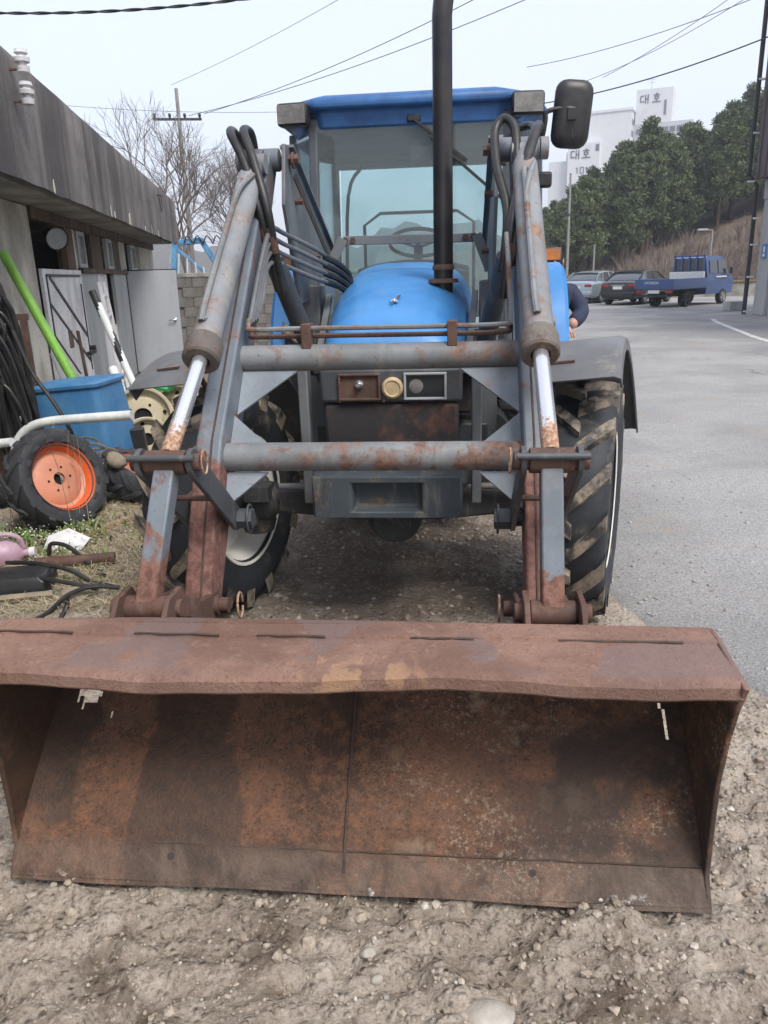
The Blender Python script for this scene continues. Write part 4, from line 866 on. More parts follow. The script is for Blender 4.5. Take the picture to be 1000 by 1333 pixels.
# ================================================================== SCRAP BESIDE THE SHED
def frame_m(o, ax, spin=0):     # matrix that sends local +x to ax
    u, v, d = frame_for(ax); m = Matrix.Identity(4)
    for i in range(3): m[i][0] = d[i]; m[i][1] = -u[i]; m[i][2] = v[i]; m[i][3] = o[i]
    return m @ Matrix.Rotation(spin, 4, 'X')
def loose_wheel(name, label, loc, ax, Rd, Wd, rr, rimc, disc, nl=14, group=None, tyre='tyre2'):
    t = thing(name, label, 'wheel', loc, 0, group); m = frame_m((0, 0, 0), ax)
    P('tyre', tyre_mb(Rd, Wd, rr, nl, .022, .34, .022, 44).xf(m), [tyre, tyre], t)
    b = MB(); h = Wd/2*.8
    b.lathe([(-h, rr+.006), (-h+.02, rr-.012), (0, rr-.03), (h-.06, rr-.022), (h-.02, rr-.008), (h, rr+.008), (h+.008, rr+.012)], n=40); rm = P('rim', b.xf(m), rimc, t)
    b = MB(); b.lathe([(h-.062, rr-.02), (h-.075, rr*.80), (h-.06, rr*.70), (h-.055, rr*.45), (h-.05, .045), (h-.075, .045)], n=40); P('rim_disc', b.xf(m), disc, rm, solid=.005)
    b = MB(); b.lathe([(h-.09, 0), (h-.09, .046)], n=20); P('hub_hole', b.xf(m), 'void', rm)
    for k in range(6):
        a = k*math.pi/3; c = m @ Vector((h-.049, math.cos(a)*.085, math.sin(a)*.085)); d = (m.to_3x3() @ Vector((1, 0, 0))); b = MB(); b.cyl(c, c+d*.003, .008, n=8); P('bolt_hole', b, 'void', rm)
    return t
loose_wheel('scrap_tyre', 'small tractor wheel with bright orange rim leaning by the weeds', (-2.24, 5.12, .32), (.80, -.48, .36), .36, .22, .225, 'orange', 'orangedisc', 13)
loose_wheel('scrap_tyre', 'small tractor wheel lying behind the orange-rimmed one, mostly tread showing', (-1.87, 5.70, .19), (.42, -.05, .90), .31, .20, .17, 'orange', 'orangedisc', 13)
loose_wheel('scrap_tyre', 'worn black tyre half hidden behind the orange-rimmed wheel', (-2.86, 5.75, .20), (.25, -.35, .9), .30, .22, .17, 'rustpin', 'rustpin', 13)
def bare_rim(label, loc, ax, r):
    t = thing('wheel_rim', label, 'rim', loc, 0, 'bare wheel rims'); m = frame_m((0, 0, 0), ax); b = MB()
    b.lathe([(-.09, r*.9), (-.095, r), (-.08, r+.006), (-.06, r*.93), (-.03, r*.86), (.03, r*.85), (.06, r*.93), (.08, r+.006), (.095, r), (.09, r*.93)], n=44); P('rim_ring', b.xf(m), 'rim2', t, solid=.006)
    b = MB(); b.lathe([(.03, r*.86), (.02, r*.72), (.05, r*.62), (.055, r*.32), (.04, r*.30)], n=44); P('rim_disc', b.xf(m), 'rim2', t, solid=.006)
    b = MB(); b.lathe([(.03, 0), (.03, r*.31)], n=24); P('hub_hole', b.xf(m), 'void', t)
    for k in range(8):
        a = k*math.pi/4+.2; rr = r*(.47 if k % 2 else .74); c = m @ Vector((.057 if k % 2 else .035, math.cos(a)*rr, math.sin(a)*rr)); d = m.to_3x3() @ Vector((1, 0, 0)); b = MB(); b.cyl(c-d*.01, c+d*.004, .014 if k % 2 else .02, n=10); P('bolt_hole', b, 'void', t)
bare_rim('cream steel wheel rim standing beside the blue tub', (-2.33, 7.5, .33), (.18, -.95, .22), .285)
bare_rim('cream steel wheel rim leaning behind the tractor tyre', (-2.03, 7.75, .32), (-.35, -.85, .3), .275)
bare_rim('cream steel wheel rim lying low under the other two', (-2.18, 7.05, .20), (.35, -.9, .15), .20)
# blue tub
M_['tub'] = simple('blue_plastic_tub', (.04,.155,.34), .5, 0, .25, 5, c2=(.07,.20,.37), bump=.1)
t = thing('plastic_tub', 'upturned blue plastic tub leaning among the scrap', 'tub', (-2.52, 6.55, .08), R(-6)); b = MB()
def rr2(hx, hy, z_, k=.06, n=5): return [Vector((p.x, p.z, z_)) for p in rrect(hx, hy, 0, k, n)]
b.loft([rr2(.335, .30, 0), rr2(.325, .29, .25), rr2(.31, .28, .5), rr2(.295, .265, .735), rr2(.27, .24, .742)]); b.xf(Matrix.Rotation(R(-4), 4, 'Y')); tb = P('tub_body', b, 'tub', t, bev=.01)
b = MB(); b.loft([rr2(.315, .285, .70), rr2(.318, .288, .725), rr2(.30, .27, .748)]); b.xf(Matrix.Rotation(R(-4), 4, 'Y')); P('tub_rim', b, 'tub', t)
# white pipes
M_['pvc'] = simple('white_pipe', (.68,.72,.72), .45, 0, .15, 6, bump=.05)
def tube_thing(name, label, cat, pts, r, mt, n=12, sm=6, group=None, hollow=False):
    p0 = Vector(pts[0]); b = MB(); b.tube([Vector(p)-p0 for p in pts], r, n, sm)
    o = b.build(name, M_[mt]); o.location = p0; return tag(o, label, cat, group)
tube_thing('bent_pipe', 'bent white pipe arching over the orange-rimmed wheel', 'pipe', [(-2.70, 5.52, .36), (-2.655, 5.51, .50), (-2.56, 5.50, .605), (-2.40, 5.48, .66), (-2.1, 5.44, .685), (-1.76, 5.40, .705)], .034, 'pvc', 14)
tube_thing('bent_pipe', 'short white pipe end poking out beside the bent white pipe', 'pipe', [(-2.95, 5.45, .46), (-2.8, 5.4, .52), (-2.60, 5.33, .55)], .032, 'pvc', 14)
M_['lime'] = simple('lime_green_paint', (.19,.42,.055), .5, 0, .2, 5, bump=.05)
tube_thing('green_pole', 'lime green metal pole leaning against the shed', 'pole', [(-3.26, 7.1, 1.88), (-2.62, 6.85, .58)], .042, 'lime', 16, 0)
# striped spiral pole
b = MB(); p0, p1 = V(0, 0, 0), V(.50, -.25, -1.28); n = 14; k = 36; u, v_, d = frame_for(p1-p0); q = []; f = []; mi = []
for i in range(k+1):
    for j in range(n): t_ = 2*math.pi*j/n; q.append(p0+(p1-p0)*i/k+(u*math.cos(t_)+v_*math.sin(t_))*.042)
for i in range(k):
    for j in range(n):
        b.add([q[i*n+j], q[i*n+(j+1) % n], q[(i+1)*n+(j+1) % n], q[(i+1)*n+j]], [(0, 1, 2, 3)], 1 if (i < 4 or ((i/k*2.2+j/n) % 1.0 < .36 and i < 22)) else 0)
o = b.build('striped_pole', [M_['pvc'], M_['blk']]); o.location = (-3.24, 9.1, 1.52); tag(o, 'pole wound with black and white stripes leaning at the shed wall', 'pole')
tube_thing('white_pole', 'plain white pole leaning low beside the striped pole', 'pole', [(-2.95, 8.6, .70), (-2.66, 8.2, .10)], .05, 'pvc', 12, 0)
# ladder-like white rack
t = thing('wooden_rack', 'narrow white wooden rack with rungs against the shed wall', 'rack', (-3.62, 10.4, 0), R(8.3))
for yy in (-.16, .16): b = MB(); b.bar((.22, yy, 0), (.05, yy, 1.62), .03, .04, (0, 1, 0)); P('rail', b, 'whitep', t)
for i in range(6): z_ = .2+i*.25; b = MB(); b.bar((.22-.17*z_/1.62, -.16, z_), (.22-.17*z_/1.62, .16, z_), .03, .03); P('rung', b, 'whitep', t)
for (nm, lb, x, y, tilt, L) in (('long_tool', 'wooden handled tool propped on the pale shed panel', -3.25, 8.7, .12, 1.1), ('long_tool', 'grey plank propped beside the white shed door', -3.18, 8.2, .3, .9)):
    b = MB(); b.bar((0, 0, 0), (-tilt, .15, L), .04 if L > 1 else .10, .03); o = b.build(nm, M_['wood' if L > 1 else 'panel'], bev=.005); o.location = (x, y, 0); tag(o, lb, 'tool' if L > 1 else 'plank')
# hose bundle
hb = thing('hose_bundle', 'tangle of black hoses hanging on the scrap frame', 'hoses', (-2.68, 5.78, 0)); r7 = random.Random(4)
for k in range(20):
    dx, dy = r7.uniform(-.16, .12), r7.uniform(-.15, .15); x0 = -.14+dx*.6; zt = 1.50+r7.uniform(-.14, .16); w_ = r7.uniform(.05, .16); zb = r7.uniform(.35, .8)
    b = MB(); b.tube([V(x0-w_, dy, zb), V(x0-w_*.9, dy, (zt+zb)/2), V(x0-w_*.5, dy-.03, zt-.05), V(x0, dy-.05, zt), V(x0+w_*.6, dy-.04, zt-.08), V(x0+w_, dy, zt-.35), V(x0+w_*1.1+r7.uniform(-.05, .08), dy+.02, zb-.1)], r7.uniform(.013, .024), 8, 5); P('hose', b, 'hose', hb)
b = MB(); b.tube([V(.06, -.12, 1.30), V(.16, -.14, 1.0), V(.30, -.2, .80), V(.40, -.22, .60), V(.44, -.2, .38)], .016, 8, 5); P('hose', b, 'hose', hb)
b = MB(); b.tube([V(-.12+.17*math.cos(t_), -.22, 1.30+.15*math.sin(t_)) for t_ in np.linspace(0, 6.2, 20)], .017, 8); P('hose', b, 'hose', hb)
t = thing('scrap_rack', 'rusty angle iron frame carrying the black hoses', 'rack', (-2.93, 6.15, 0), R(10))
for x, y in ((-.2, -.2), (.12, -.2), (-.2, .2), (.12, .2)): b = MB(); b.bar((x, y, 0), (x, y, 1.38), .05, .05); P('upright', b, 'rustpin', t)
for z_ in (.5, .85, 1.36):
    for y in (-.2, .2): b = MB(); b.bar((-.25, y, z_), (.16, y, z_), .04, .05); P('rail', b, 'rustpin', t)
b = MB(); b.bar((-.2, -.24, .2), (.10, -.24, .95), .06, .02); P('brace', b, 'rustpin', t)
for k in range(14):
    x0 = r7.uniform(-.30, .02); w_ = r7.uniform(.03, .12); zt = r7.uniform(.9, 1.35); dy = r7.uniform(-.30, -.18); b = MB()
    b.tube([V(x0, dy, r7.uniform(.25, .5)), V(x0-w_*.3, dy, zt*.7), V(x0, dy-.02, zt), V(x0+w_, dy-.02, zt*.85), V(x0+w_+.06, dy, zt*.5), V(x0+w_*1.2, dy, r7.uniform(.2, .45))], r7.uniform(.006, .014), 7, 5); P('cable', b, 'hose', hb)
for (lb, loc, sz, rt, mt) in (('pale grey board leaning behind the hose tangle', (-2.72, 6.32, .35), (.30, .03, .62), (-.2, .25, .1), 'whitep'), ('rust brown steel plate standing beside the hose rack', (-3.02, 5.75, .42), (.22, .02, .55), (-.1, -.2, .2), 'rustpin'), ('narrow grey board propped between tub and shed', (-2.98, 7.25, .40), (.14, .025, .85), (-.15, .3, 0), 'panel')):
    b = MB(); b.box((0, 0, 0), sz); o = b.build('scrap_board', M_[mt], bev=.003); o.location = loc; o.rotation_euler = rt; tag(o, lb, 'board')
# dark can, teal motor with green rod
b = MB(); b.loft([rr2(.085, .07, 0, .02), rr2(.085, .07, .27, .02), rr2(.075, .06, .28, .02)]); o = b.build('oil_can', M_['blk']); o.location = (-2.17, 6.72, .09); o.rotation_euler = (0, R(-4), R(10)); tag(o, 'dark rectangular can in front of a cream rim', 'can')
M_['teal'] = simple('teal_paint', (.06,.22,.30), .5, 0, .3, 9, bump=.1); M_['green'] = simple('green_plastic', (.03,.30,.09), .5, 0, .2, 9, bump=.05)
t = thing('small_engine', 'small teal engine sitting behind the cream rims', 'engine', (-2.62, 8.5, .30)); b = MB(); b.box((0, 0, .12), (.30, .22, .18)); b.cyl((-.05, -.12, .14), (.1, -.12, .14), .07, n=14); P('engine_body', b, 'teal', t, bev=.02)
b = MB(); b.cyl((.10, -.05, .2), (.10, -.05, .34), .06, n=12); P('air_filter', b, 'blk', t); b = MB(); b.box((0, 0, -.135), (.4, .3, .33)); P('engine_base', b, 'rustpin', t)
b = MB(); b.bx(-.16, .16, -.1, .1, 0, .03); b.bx(-.17, -.15, -.11, .11, 0, .07); b.bx(.15, .17, -.11, .11, 0, .07); o = b.build('green_tray', M_['green'], bev=.005); o.location = (-2.22, 7.62, .615); o.rotation_euler = (R(6), R(14), 0); tag(o, 'bright green plastic tray resting on a cream rim', 'tray')
tube_thing('green_rod', 'thin bright green rod standing behind the cream rims', 'rod', [(-2.50, 8.2, .0), (-2.50, 8.22, .68)], .014, 'green', 8, 0)
# near left litter
M_['jug'] = simple('faded_pink_plastic', (.36,.22,.30), .45, 0, .2, 6, c2=(.45,.34,.38), bump=.05)
t = thing('plastic_jug', 'faded pink plastic jug lying on its side', 'jug', (-2.28, 4.28, .085), R(20)); b = MB()
b.lathe([(-.19, 0), (-.19, .075), (-.17, .088), (.06, .088), (.11, .06), (.14, .024), (.17, .024)], (0, 0, 0), (1, -.15, 0), 22); P('jug_body', b, 'jug', t); b = MB(); b.tube([V(-.02, -.02, .085), V(.04, -.03, .13), (.12, -.03, .10), (.14, -.02, .03)], .014, 8, 4); P('jug_handle', b, 'jug', t); b = MB(); b.cyl((.168, -.025, 0), (.20, -.03, 0), .03, n=14); P('cap', b, 'whitep', t)
b = MB(); b.loft([rr2(.19, .12, 0, .03), rr2(.19, .12, .07, .03), rr2(.165, .10, .10, .03), rr2(.12, .06, .105, .03)]); o = b.build('black_case', M_['blk'], bev=.006); o.location = (-2.02, 3.92, .01); o.rotation_euler = (0, 0, R(8)); tag(o, 'flat black plastic case on the ground beside black hoses', 'case')
tube_thing('rusty_pipe', 'short rusty brown pipe lying behind the black case', 'pipe', [(-2.04, 4.20, .05), (-1.60, 4.28, .045)], .036, 'rustpin', 14, 0)
M_['bamboo'] = simple('old_bamboo', (.26,.165,.075), .7, 0, .3, 9, bump=.2)
tube_thing('bamboo_stick', 'long brown bamboo stick lying across the dry grass', 'stick', [(-2.02, 4.62, .03), (-1.75, 5.0, .05), (-1.45, 5.45, .06)], .014, 'bamboo', 8, 0)
tube_thing('wooden_stick', 'thin pale wooden stick beneath the black hoses', 'slat', [(-2.15, 3.72, .03), (-1.85, 3.78, .03), (-1.78, 3.80, .025)], .018, 'tan', 6, 2)
for k, (lb, pts) in enumerate((('black hose curving up from the pink jug', [(-2.02, 4.35, .05), (-1.98, 4.32, .13), (-1.86, 4.28, .12), (-1.72, 4.2, .03), (-1.58, 4.05, .02)]), ('black hose looping over the rusty pipe', [(-2.15, 4.1, .10), (-1.95, 4.02, .12), (-1.75, 3.98, .09), (-1.62, 3.96, .02), (-1.50, 3.9, .02)]),
        ('straight black hose beside the black case', [(-2.25, 3.95, .12), (-1.9, 3.86, .10), (-1.7, 3.82, .08), (-1.55, 3.84, .03)]), ('black hose end running towards the bucket', [(-1.42, 3.80, .05), (-1.55, 3.78, .07), (-1.65, 3.70, .06), (-1.70, 3.55, .03), (-1.78, 3.38, .02)]), ('pair of black cables lying by the tan rock', [(-1.66, 3.72, .03), (-1.63, 3.58, .02), (-1.60, 3.38, .02)]))):
    tube_thing('black_hose', lb, 'hose', pts, .013, 'hose', 8, 6)
b = MB(); b.prism([V(-.12, -.07, 0), V(.10, -.09, .01), V(.13, .05, .03), V(-.02, .10, .05), V(-.13, .04, .02)], (0, 0, .008)); o = b.build('white_sheet', M_['whitep']); o.location = (-2.0, 4.58, .03); o.rotation_euler = (R(18), R(8), 0); tag(o, 'crumpled white sheet among the weeds', 'sheet')
b = MB(); b.blob((0, 0, 0), .035, 3, 2, .4, (1.3, .8, .6)); o = b.build('plastic_scrap', M_['tub']); o.location = (-1.62, 5.15, .03); tag(o, 'small blue plastic scrap on the dry grass', 'scrap')
b = MB(); b.blob((0, 0, 0), .07, 8, 2, .5, (1.4, .7, .8)); o = b.build('cloth_bundle', M_['tan']); o.location = (-1.93, 5.45, .37); o.rotation_euler = (0, .5, 0); tag(o, 'dirty tan rag hanging beside the orange-rimmed wheel', 'rag')
tube_thing('rope_coil', 'coil of pale rope behind the orange-rimmed wheel', 'rope', [(-2.22+.14*math.cos(t_)+.01*t_, 5.55+.03*math.sin(t_*.7), .48+.05*math.sin(t_)-.006*t_) for t_ in np.linspace(0, 19, 50)], .008, 'tan', 6, 0)
# weeds, straw, twigs
def blades(name, label, cat, n, reg, hmin, hmax, mt, seed, wd=.006, lean=.5, flat=False, cond=None):
    r = random.Random(seed); vs, fs = [], []
    for _ in range(n):
        x, y = r.uniform(reg[0], reg[1]), r.uniform(reg[2], reg[3])
        if cond and not cond(x, y, r): continue
        zz = float(HG(x, y)); h = r.uniform(hmin, hmax); a = r.uniform(0, 6.28); l = r.uniform(.1, 1)*lean*h; b_ = a+1.57
        if flat: p = [(0, 0, .012), (math.cos(a)*h*.5, math.sin(a)*h*.5, .012+r.uniform(0, .03)), (math.cos(a+.3)*h, math.sin(a+.3)*h, .01)]
        else: p = [(0, 0, -.01), (math.cos(a)*l*.35, math.sin(a)*l*.35, h*.6), (math.cos(a)*l, math.sin(a)*l, h)]
        k = len(vs); wx, wy = math.cos(b_)*wd, math.sin(b_)*wd
        for i, q in enumerate(p):
            s_ = (1, .8, .12)[i]; vs += [(x+q[0]-wx*s_, y+q[1]-wy*s_, zz+q[2]), (x+q[0]+wx*s_, y+q[1]+wy*s_, zz+q[2])]
        fs += [(k, k+1, k+3, k+2), (k+2, k+3, k+5, k+4)]
    me = bpy.data.meshes.new(name); me.from_pydata(vs, [], fs); me.materials.append(mt); o = bpy.data.objects.new(name, me); COL.objects.link(o); return tag(o, label, cat, kind='stuff')
_hc = dirt_h(*np.meshgrid(np.linspace(-4.5, 1, 276), np.linspace(2, 10, 401)))
def HG(x, y): return _hc[min(400, max(0, int((y-2)/.02))), min(275, max(0, int((x+4.5)/.02)))]
def leafmat(name, ca, cb):
    s = NT(name); g = s.n('ShaderNodeNewGeometry'); col = s.mix(s.rng(g.outputs['Random Per Island'], 0, 1, sm=False), ca, cb); return s.fin(col, .75, 0, .25)
M_['weed'] = leafmat('weed_leaves', (.07,.12,.03), (.17,.24,.075)); M_['straw'] = leafmat('dry_straw', (.28,.23,.14), (.48,.42,.29)); M_['flower'] = leafmat('weed_flowers', (.6,.62,.6), (.7,.72,.66))
near_w = lambda x, y, r: (((x+2.25)/.42)**2+((y-4.72)/.40)**2 < 1) or (r.random() < .10)
blades('weeds', 'green weeds growing round the orange-rimmed wheel', 'weeds', 5200, (-2.9, -1.35, 4.0, 6.0), .015, .07, M_['weed'], 3, .009, 1.3, cond=near_w)
blades('dry_straw', 'dry straw and dead grass strewn over the dirt', 'straw', 9000, (-2.3, -1.05, 3.6, 6.2), .06, .24, M_['straw'], 5, .0018, 1, True)
blades('dead_stalks', 'thin dry stalks standing by the hose tangle', 'stalks', 40, (-2.75, -2.0, 4.9, 5.5), .25, .75, M_['straw'], 8, .003, .35)
blades('grass_tufts', 'sparse yellow green grass under the tractor', 'grass', 260, (-.9, .3, 5.2, 6.4), .02, .06, M_['weed'], 9, .005, .8)
fl = []
for _ in range(160): x, y = r7.gauss(-2.25, .22), r7.gauss(4.72, .2); fl.append((x, y, float(HG(x, y))+r7.uniform(.04, .09), .006))
fo = stones('weed_flowers', fl, M_['flower'], 'tiny white flowers on the green weeds', 'flowers')

# ================================================================== BEHIND: BARE TREES, POLES, BLUE LOADER FRAME
M_['bark'] = simple('bare_tree_bark', (.17,.145,.13), .9, 0, .3, 3, bump=.2); M_['bark2'] = simple('pine_bark', (.10,.065,.048), .9, 0, .3, 3, bump=.3)
def bare_tree(name, label, loc, h, seed, group, spread=.62):
    r = random.Random(seed); t = thing(name, label, 'tree', loc, 0, group); tr = MB(); tw = MB()
    def grow(p, d, L, rad, lev):
        pts = [p]; q = p; dd = d.copy()
        for i in range(3): dd = (dd+Vector((r.uniform(-.16, .16), r.uniform(-.16, .16), r.uniform(-.04, .12)))).normalized(); q = q+dd*L/3; pts.append(q)
        (tr if lev < 2 else tw).tube(pts, [rad, rad*.72], 6 if lev < 2 else 3, 0, cap=lev < 2)
        if lev >= 7 or rad < .004: return
        for k in range(r.choice((2, 3, 3)) if lev < 5 else 2):
            a = r.uniform(0, 6.28); u, v_, _ = frame_for(dd); sp = r.uniform(.35, 1.0)*spread; nd = (dd+(u*math.cos(a)+v_*math.sin(a))*sp+Vector((0, 0, .10))).normalized()
            grow(pts[-1] if k else pts[-1], nd, L*r.uniform(.68, .88), rad*r.uniform(.56, .74), lev+1)
        if lev > 0: grow(pts[2], (dd+Vector((r.uniform(-1, 1), r.uniform(-1, 1), .2))).normalized(), L*.6, rad*.4, lev+2)
    grow(V(0, 0, 0), V(.04, 0, 1), h*.27, h*.0155, 0)
    P('trunk', tr, 'bark', t); P('twigs', tw, 'bark', t, ang=0); return t
bare_tree('bare_tree', 'wide leafless tree spreading around the utility pole behind the shed', (-8.3, 34, 0), 7.6, 5, None, .80)
bare_tree('bare_tree', 'leafless tree rising over the shed parapet edge', (-11.6, 38, 0), 7.3, 9, None, .75)
bare_tree('bare_tree', 'low leafless tree standing near the blue loader frame', (-6.0, 37, 0), 6.4, 12, None, .72)
M_['concpole'] = simple('grey_concrete_pole', (.26,.25,.24), .8, 0, .15, 3, bump=.1)
def util_pole(label, loc, h, arms, r0=.15, lean=0):
    t = thing('utility_pole', label, 'utility pole', loc, R(8)); b = MB(); b.cyl((0, 0, 0), (lean, 0, h), r0, r0*.55, n=12); P('pole', b, 'concpole', t)
    for z_, L in arms:
        xo = lean*z_/h
        b = MB(); b.bx(xo-L/2-.1, xo+L/2-.05, -.08, .02, z_, z_+.10); P('crossarm', b, 'blk', t)
        for k in range(4): x = xo-L/2+k*L/3.2; b = MB(); b.lathe([(0, .02), (.03, .06), (.09, .06), (.12, .08), (.2, .05), (.22, 0)], (x, -.03, z_+.1), (0, 0, 1), 8); P('insulator', b, 'blk', t)
    return t
util_pole('grey utility pole with crossarm rising through the bare tree', (-9.08, 40, 0), 10.15, ((8.8, 2.2),), .14, 0)
util_pole('slim grey utility pole in front of the pine slope', (11.35, 48, 0), 6.9, ((4.6, 1.3),), .10)
# blue loader frame beyond the block wall
lf = thing('loader_frame', 'light blue loader frame of paired beams standing beyond the block wall', 'loader frame', (-4.75, 21.5, 0), R(12))
M_['ltblue'] = simple('faded_light_blue', (.10,.27,.46), .5, 0, .25, 4, bump=.05)
for y in (0, .55):
    for p0, p1, w_ in (((-.9, y, 0), (-.55, y, 2.55), .14), ((-.6, y, 2.55), (.15, y, 2.62), .13), ((.12, y, 2.66), (.95, y, 1.2), .14), ((.95, y, 1.25), (1.15, y, .1), .12), ((-.5, y, 2.4), (.5, y, 1.5), .08)):
        b = MB(); b.bar(p0, p1, .10, w_, (0, 1, 0)); P('beam', b, 'ltblue', lf, bev=.01)
for x, z_ in ((-.2, 2.58), (.6, 1.85), (.95, 1.25)): b = MB(); b.cyl((x, 0, z_), (x, .55, z_), .05, n=10); P('cross_tube', b, 'ltblue', lf)
for k in range(4): b = MB(); x = -.3+k*.25; b.tube([V(x, -.07, 2.55), V(x+.1, -.1, 2.72), V(x+.25, -.07, 2.5)], .018, 6, 3); P('hose', b, 'hose', lf)
for k in range(5):
    x = -5.3+k*.33; tube_thing('scrap_pipe', 'thin pale scrap pipe leaning behind the block wall', 'pipe', [(x, 19.2, 0), (x+.5-.15*k, 19.0, 2.3-.1*k)], .022, 'pvc', 6, 0, 'pale scrap pipes behind the block wall')
# distant hills (left, and seen through the cab)
M_['hill'] = simple('distant_wooded_hill', (.075,.085,.07), .95, 0, .35, .08, c2=(.10,.09,.075), bump=.6, bsc=.3)
a = MB(); secs = []; r8 = np.random.default_rng(5)
for i, x in enumerate(np.linspace(-330, 260, 120)):
    hh = 12+6*math.sin(x*.012+1.0)+4*math.sin(x*.05)+2.2*math.sin(x*.19)+1.6*math.sin(x*.47+1); hh *= 1 if x < 30 else max(.25, 1-(x-30)/90)
    secs.append([V(x, 285, -1), V(x, 300, hh*.55+1.2*math.sin(x*.7)), V(x, 330, hh), V(x, 400, hh*.9), V(x, 480, -1)])
a.loft(secs, closed=False, cap=False); tag(a.build('hills', M_['hill'], ang=0), kind='structure')

# ================================================================== PINE SLOPE
def slope_h(x, y):
    return max(0, .30*max(0, x-11.5)*float(sstep(45.5, 60, np.array([y]))[0])+.05*max(0, y-60)+.5*float(sstep(43, 47, np.array([y]))[0]))
M_['slope'] = simple('brown_leaf_litter', (.13,.095,.068), .95, 0, .35, 1.2, c2=(.075,.06,.045), bump=.6, bsc=9)
a = MB(); gxs = np.linspace(4, 70, 70); gys = np.concatenate([np.linspace(43, 62, 30), np.linspace(64, 130, 14)]); vs, fs = [], []
for j, y in enumerate(gys):
    for i, x in enumerate(gxs): vs.append((x, y, slope_h(x, y)+.25*float(fbm(np.array([x]), np.array([y]), .35, 3, 60)[0])*(0 if j == 0 else 1)-(.3 if j == 0 else 0)))
n = len(gxs); fs = [(j*n+i, j*n+i+1, (j+1)*n+i+1, (j+1)*n+i) for j in range(len(gys)-1) for i in range(n-1)]
a.add(vs, fs); tag(a.build('hillside', M_['slope'], ang=180), kind='structure')
def needle_mat():
    s = NT('pine_needles'); g = s.n('ShaderNodeNewGeometry'); oi = s.n('ShaderNodeObjectInfo')
    col = s.mix(s.rng(g.outputs['Random Per Island'], 0, 1, sm=False), (.058,.086,.042), (.14,.175,.076)); col = s.mix(s.rng(s.noise(.55, 4), .4, .62, 0, .45), col, (.115,.14,.058)); col = s.mix(s.math('MULTIPLY', oi.outputs['Random'], .35), col, (.05,.075,.042))
    return s.fin(col, .7, 0, .3)
M_['needle'] = needle_mat()
def pine(seed, Hh=7.5, wide=2.2, bot=.22):
    r = np.random.default_rng(seed); tr = MB(); lx, ly = r.uniform(-.3, .3, 2)
    tp = [V(lx*t*t*2, ly*t*t*2, t*Hh*.93) for t in np.linspace(0, 1, 7)]; tr.tube(tp, [.16, .03], 7)
    vs, fs = [], []
    nc = 54
    for k in range(nc):
        t = bot+(1-bot)*((k+.5)/nc)**.9; rad = wide*(1-((t-bot)/(1-bot))**1.7*.88)*(.55+.45*min(1, (t-bot)/.12)); a = k*2.4+r.uniform(-.5, .5); q = r.uniform(.35, 1.0)*rad if t < .95 else r.uniform(0, .25)
        c = np.array([lx*t*t*2+math.cos(a)*q, ly*t*t*2+math.sin(a)*q, t*Hh+r.uniform(-.2, .2)]); cr = r.uniform(.50, .85)*(1-.35*t)*wide/2.2
        st = V(lx*t*t*2, ly*t*t*2, t*Hh*.93-.35); tr.tube([st, (st+Vector(c))/2+V(0, 0, -.05), Vector(c)], [.045, .012], 4)
        m_ = 170; dr = r.normal(size=(m_, 3)); dr /= np.linalg.norm(dr, axis=1)[:, None]; rr = r.random(m_)**.45; pos = c+dr*rr[:, None]*np.array([cr, cr, cr*.58])
        for i in range(m_):
            d = dr[i]*.6+r.normal(size=3)*.45+np.array([0, 0, .45]); d /= np.linalg.norm(d); s_ = np.cross(d, r.normal(size=3)); s_ /= np.linalg.norm(s_)+1e-9; L = r.uniform(.14, .30); w_ = r.uniform(.022, .055)
            n0 = len(vs); p = pos[i]; vs += [tuple(p-s_*w_*.6), tuple(p+s_*w_*.6), tuple(p+d*L+s_*w_), tuple(p+d*L-s_*w_)]; fs.append((n0, n0+1, n0+2, n0+3))
    cm = bpy.data.meshes.new('crown'); cm.from_pydata(vs, [], fs); cm.materials.append(M_['needle']); return tr.mesh('trunk', M_['bark2']), cm
pines = [pine(21, 7.5, 2.3), pine(22, 8.0, 2.0, .28), pine(23, 7.0, 2.5, .18), pine(24, 8.4, 1.8, .25), pine(25, 7.2, 2.2, .3)]
r9 = random.Random(31); cnt = 0
def put_pine(x, y, sc, v, label='dark green pine tree on the wooded slope', group='pine trees on the slope'):
    t = thing('pine_tree', label, 'pine tree', (x, y, slope_h(x, y)-.15), r9.uniform(0, 6.28), group); t.scale = (sc*r9.uniform(.92, 1.08), sc*r9.uniform(.92, 1.08), sc)
    for nm, mm in zip(('trunk', 'crown'), pines[v]): o = bpy.data.objects.new(nm, mm); COL.objects.link(o); o.parent = t
def PL(sc, q, y):
    if y < 54: return ('small pine rising straight from the brown scrub', 'pines at the scrub edge')
    if q < 770: return ('low pine growing behind the slim utility pole', 'pines behind the slim pole')
    if q > 930: return ('tall pine on the hill crest beside the drainpiped building', 'pines on the crest')
    return ('dark green pine in the middle of the wooded slope', 'pine trees on the slope')
y = 52.0; row = 0
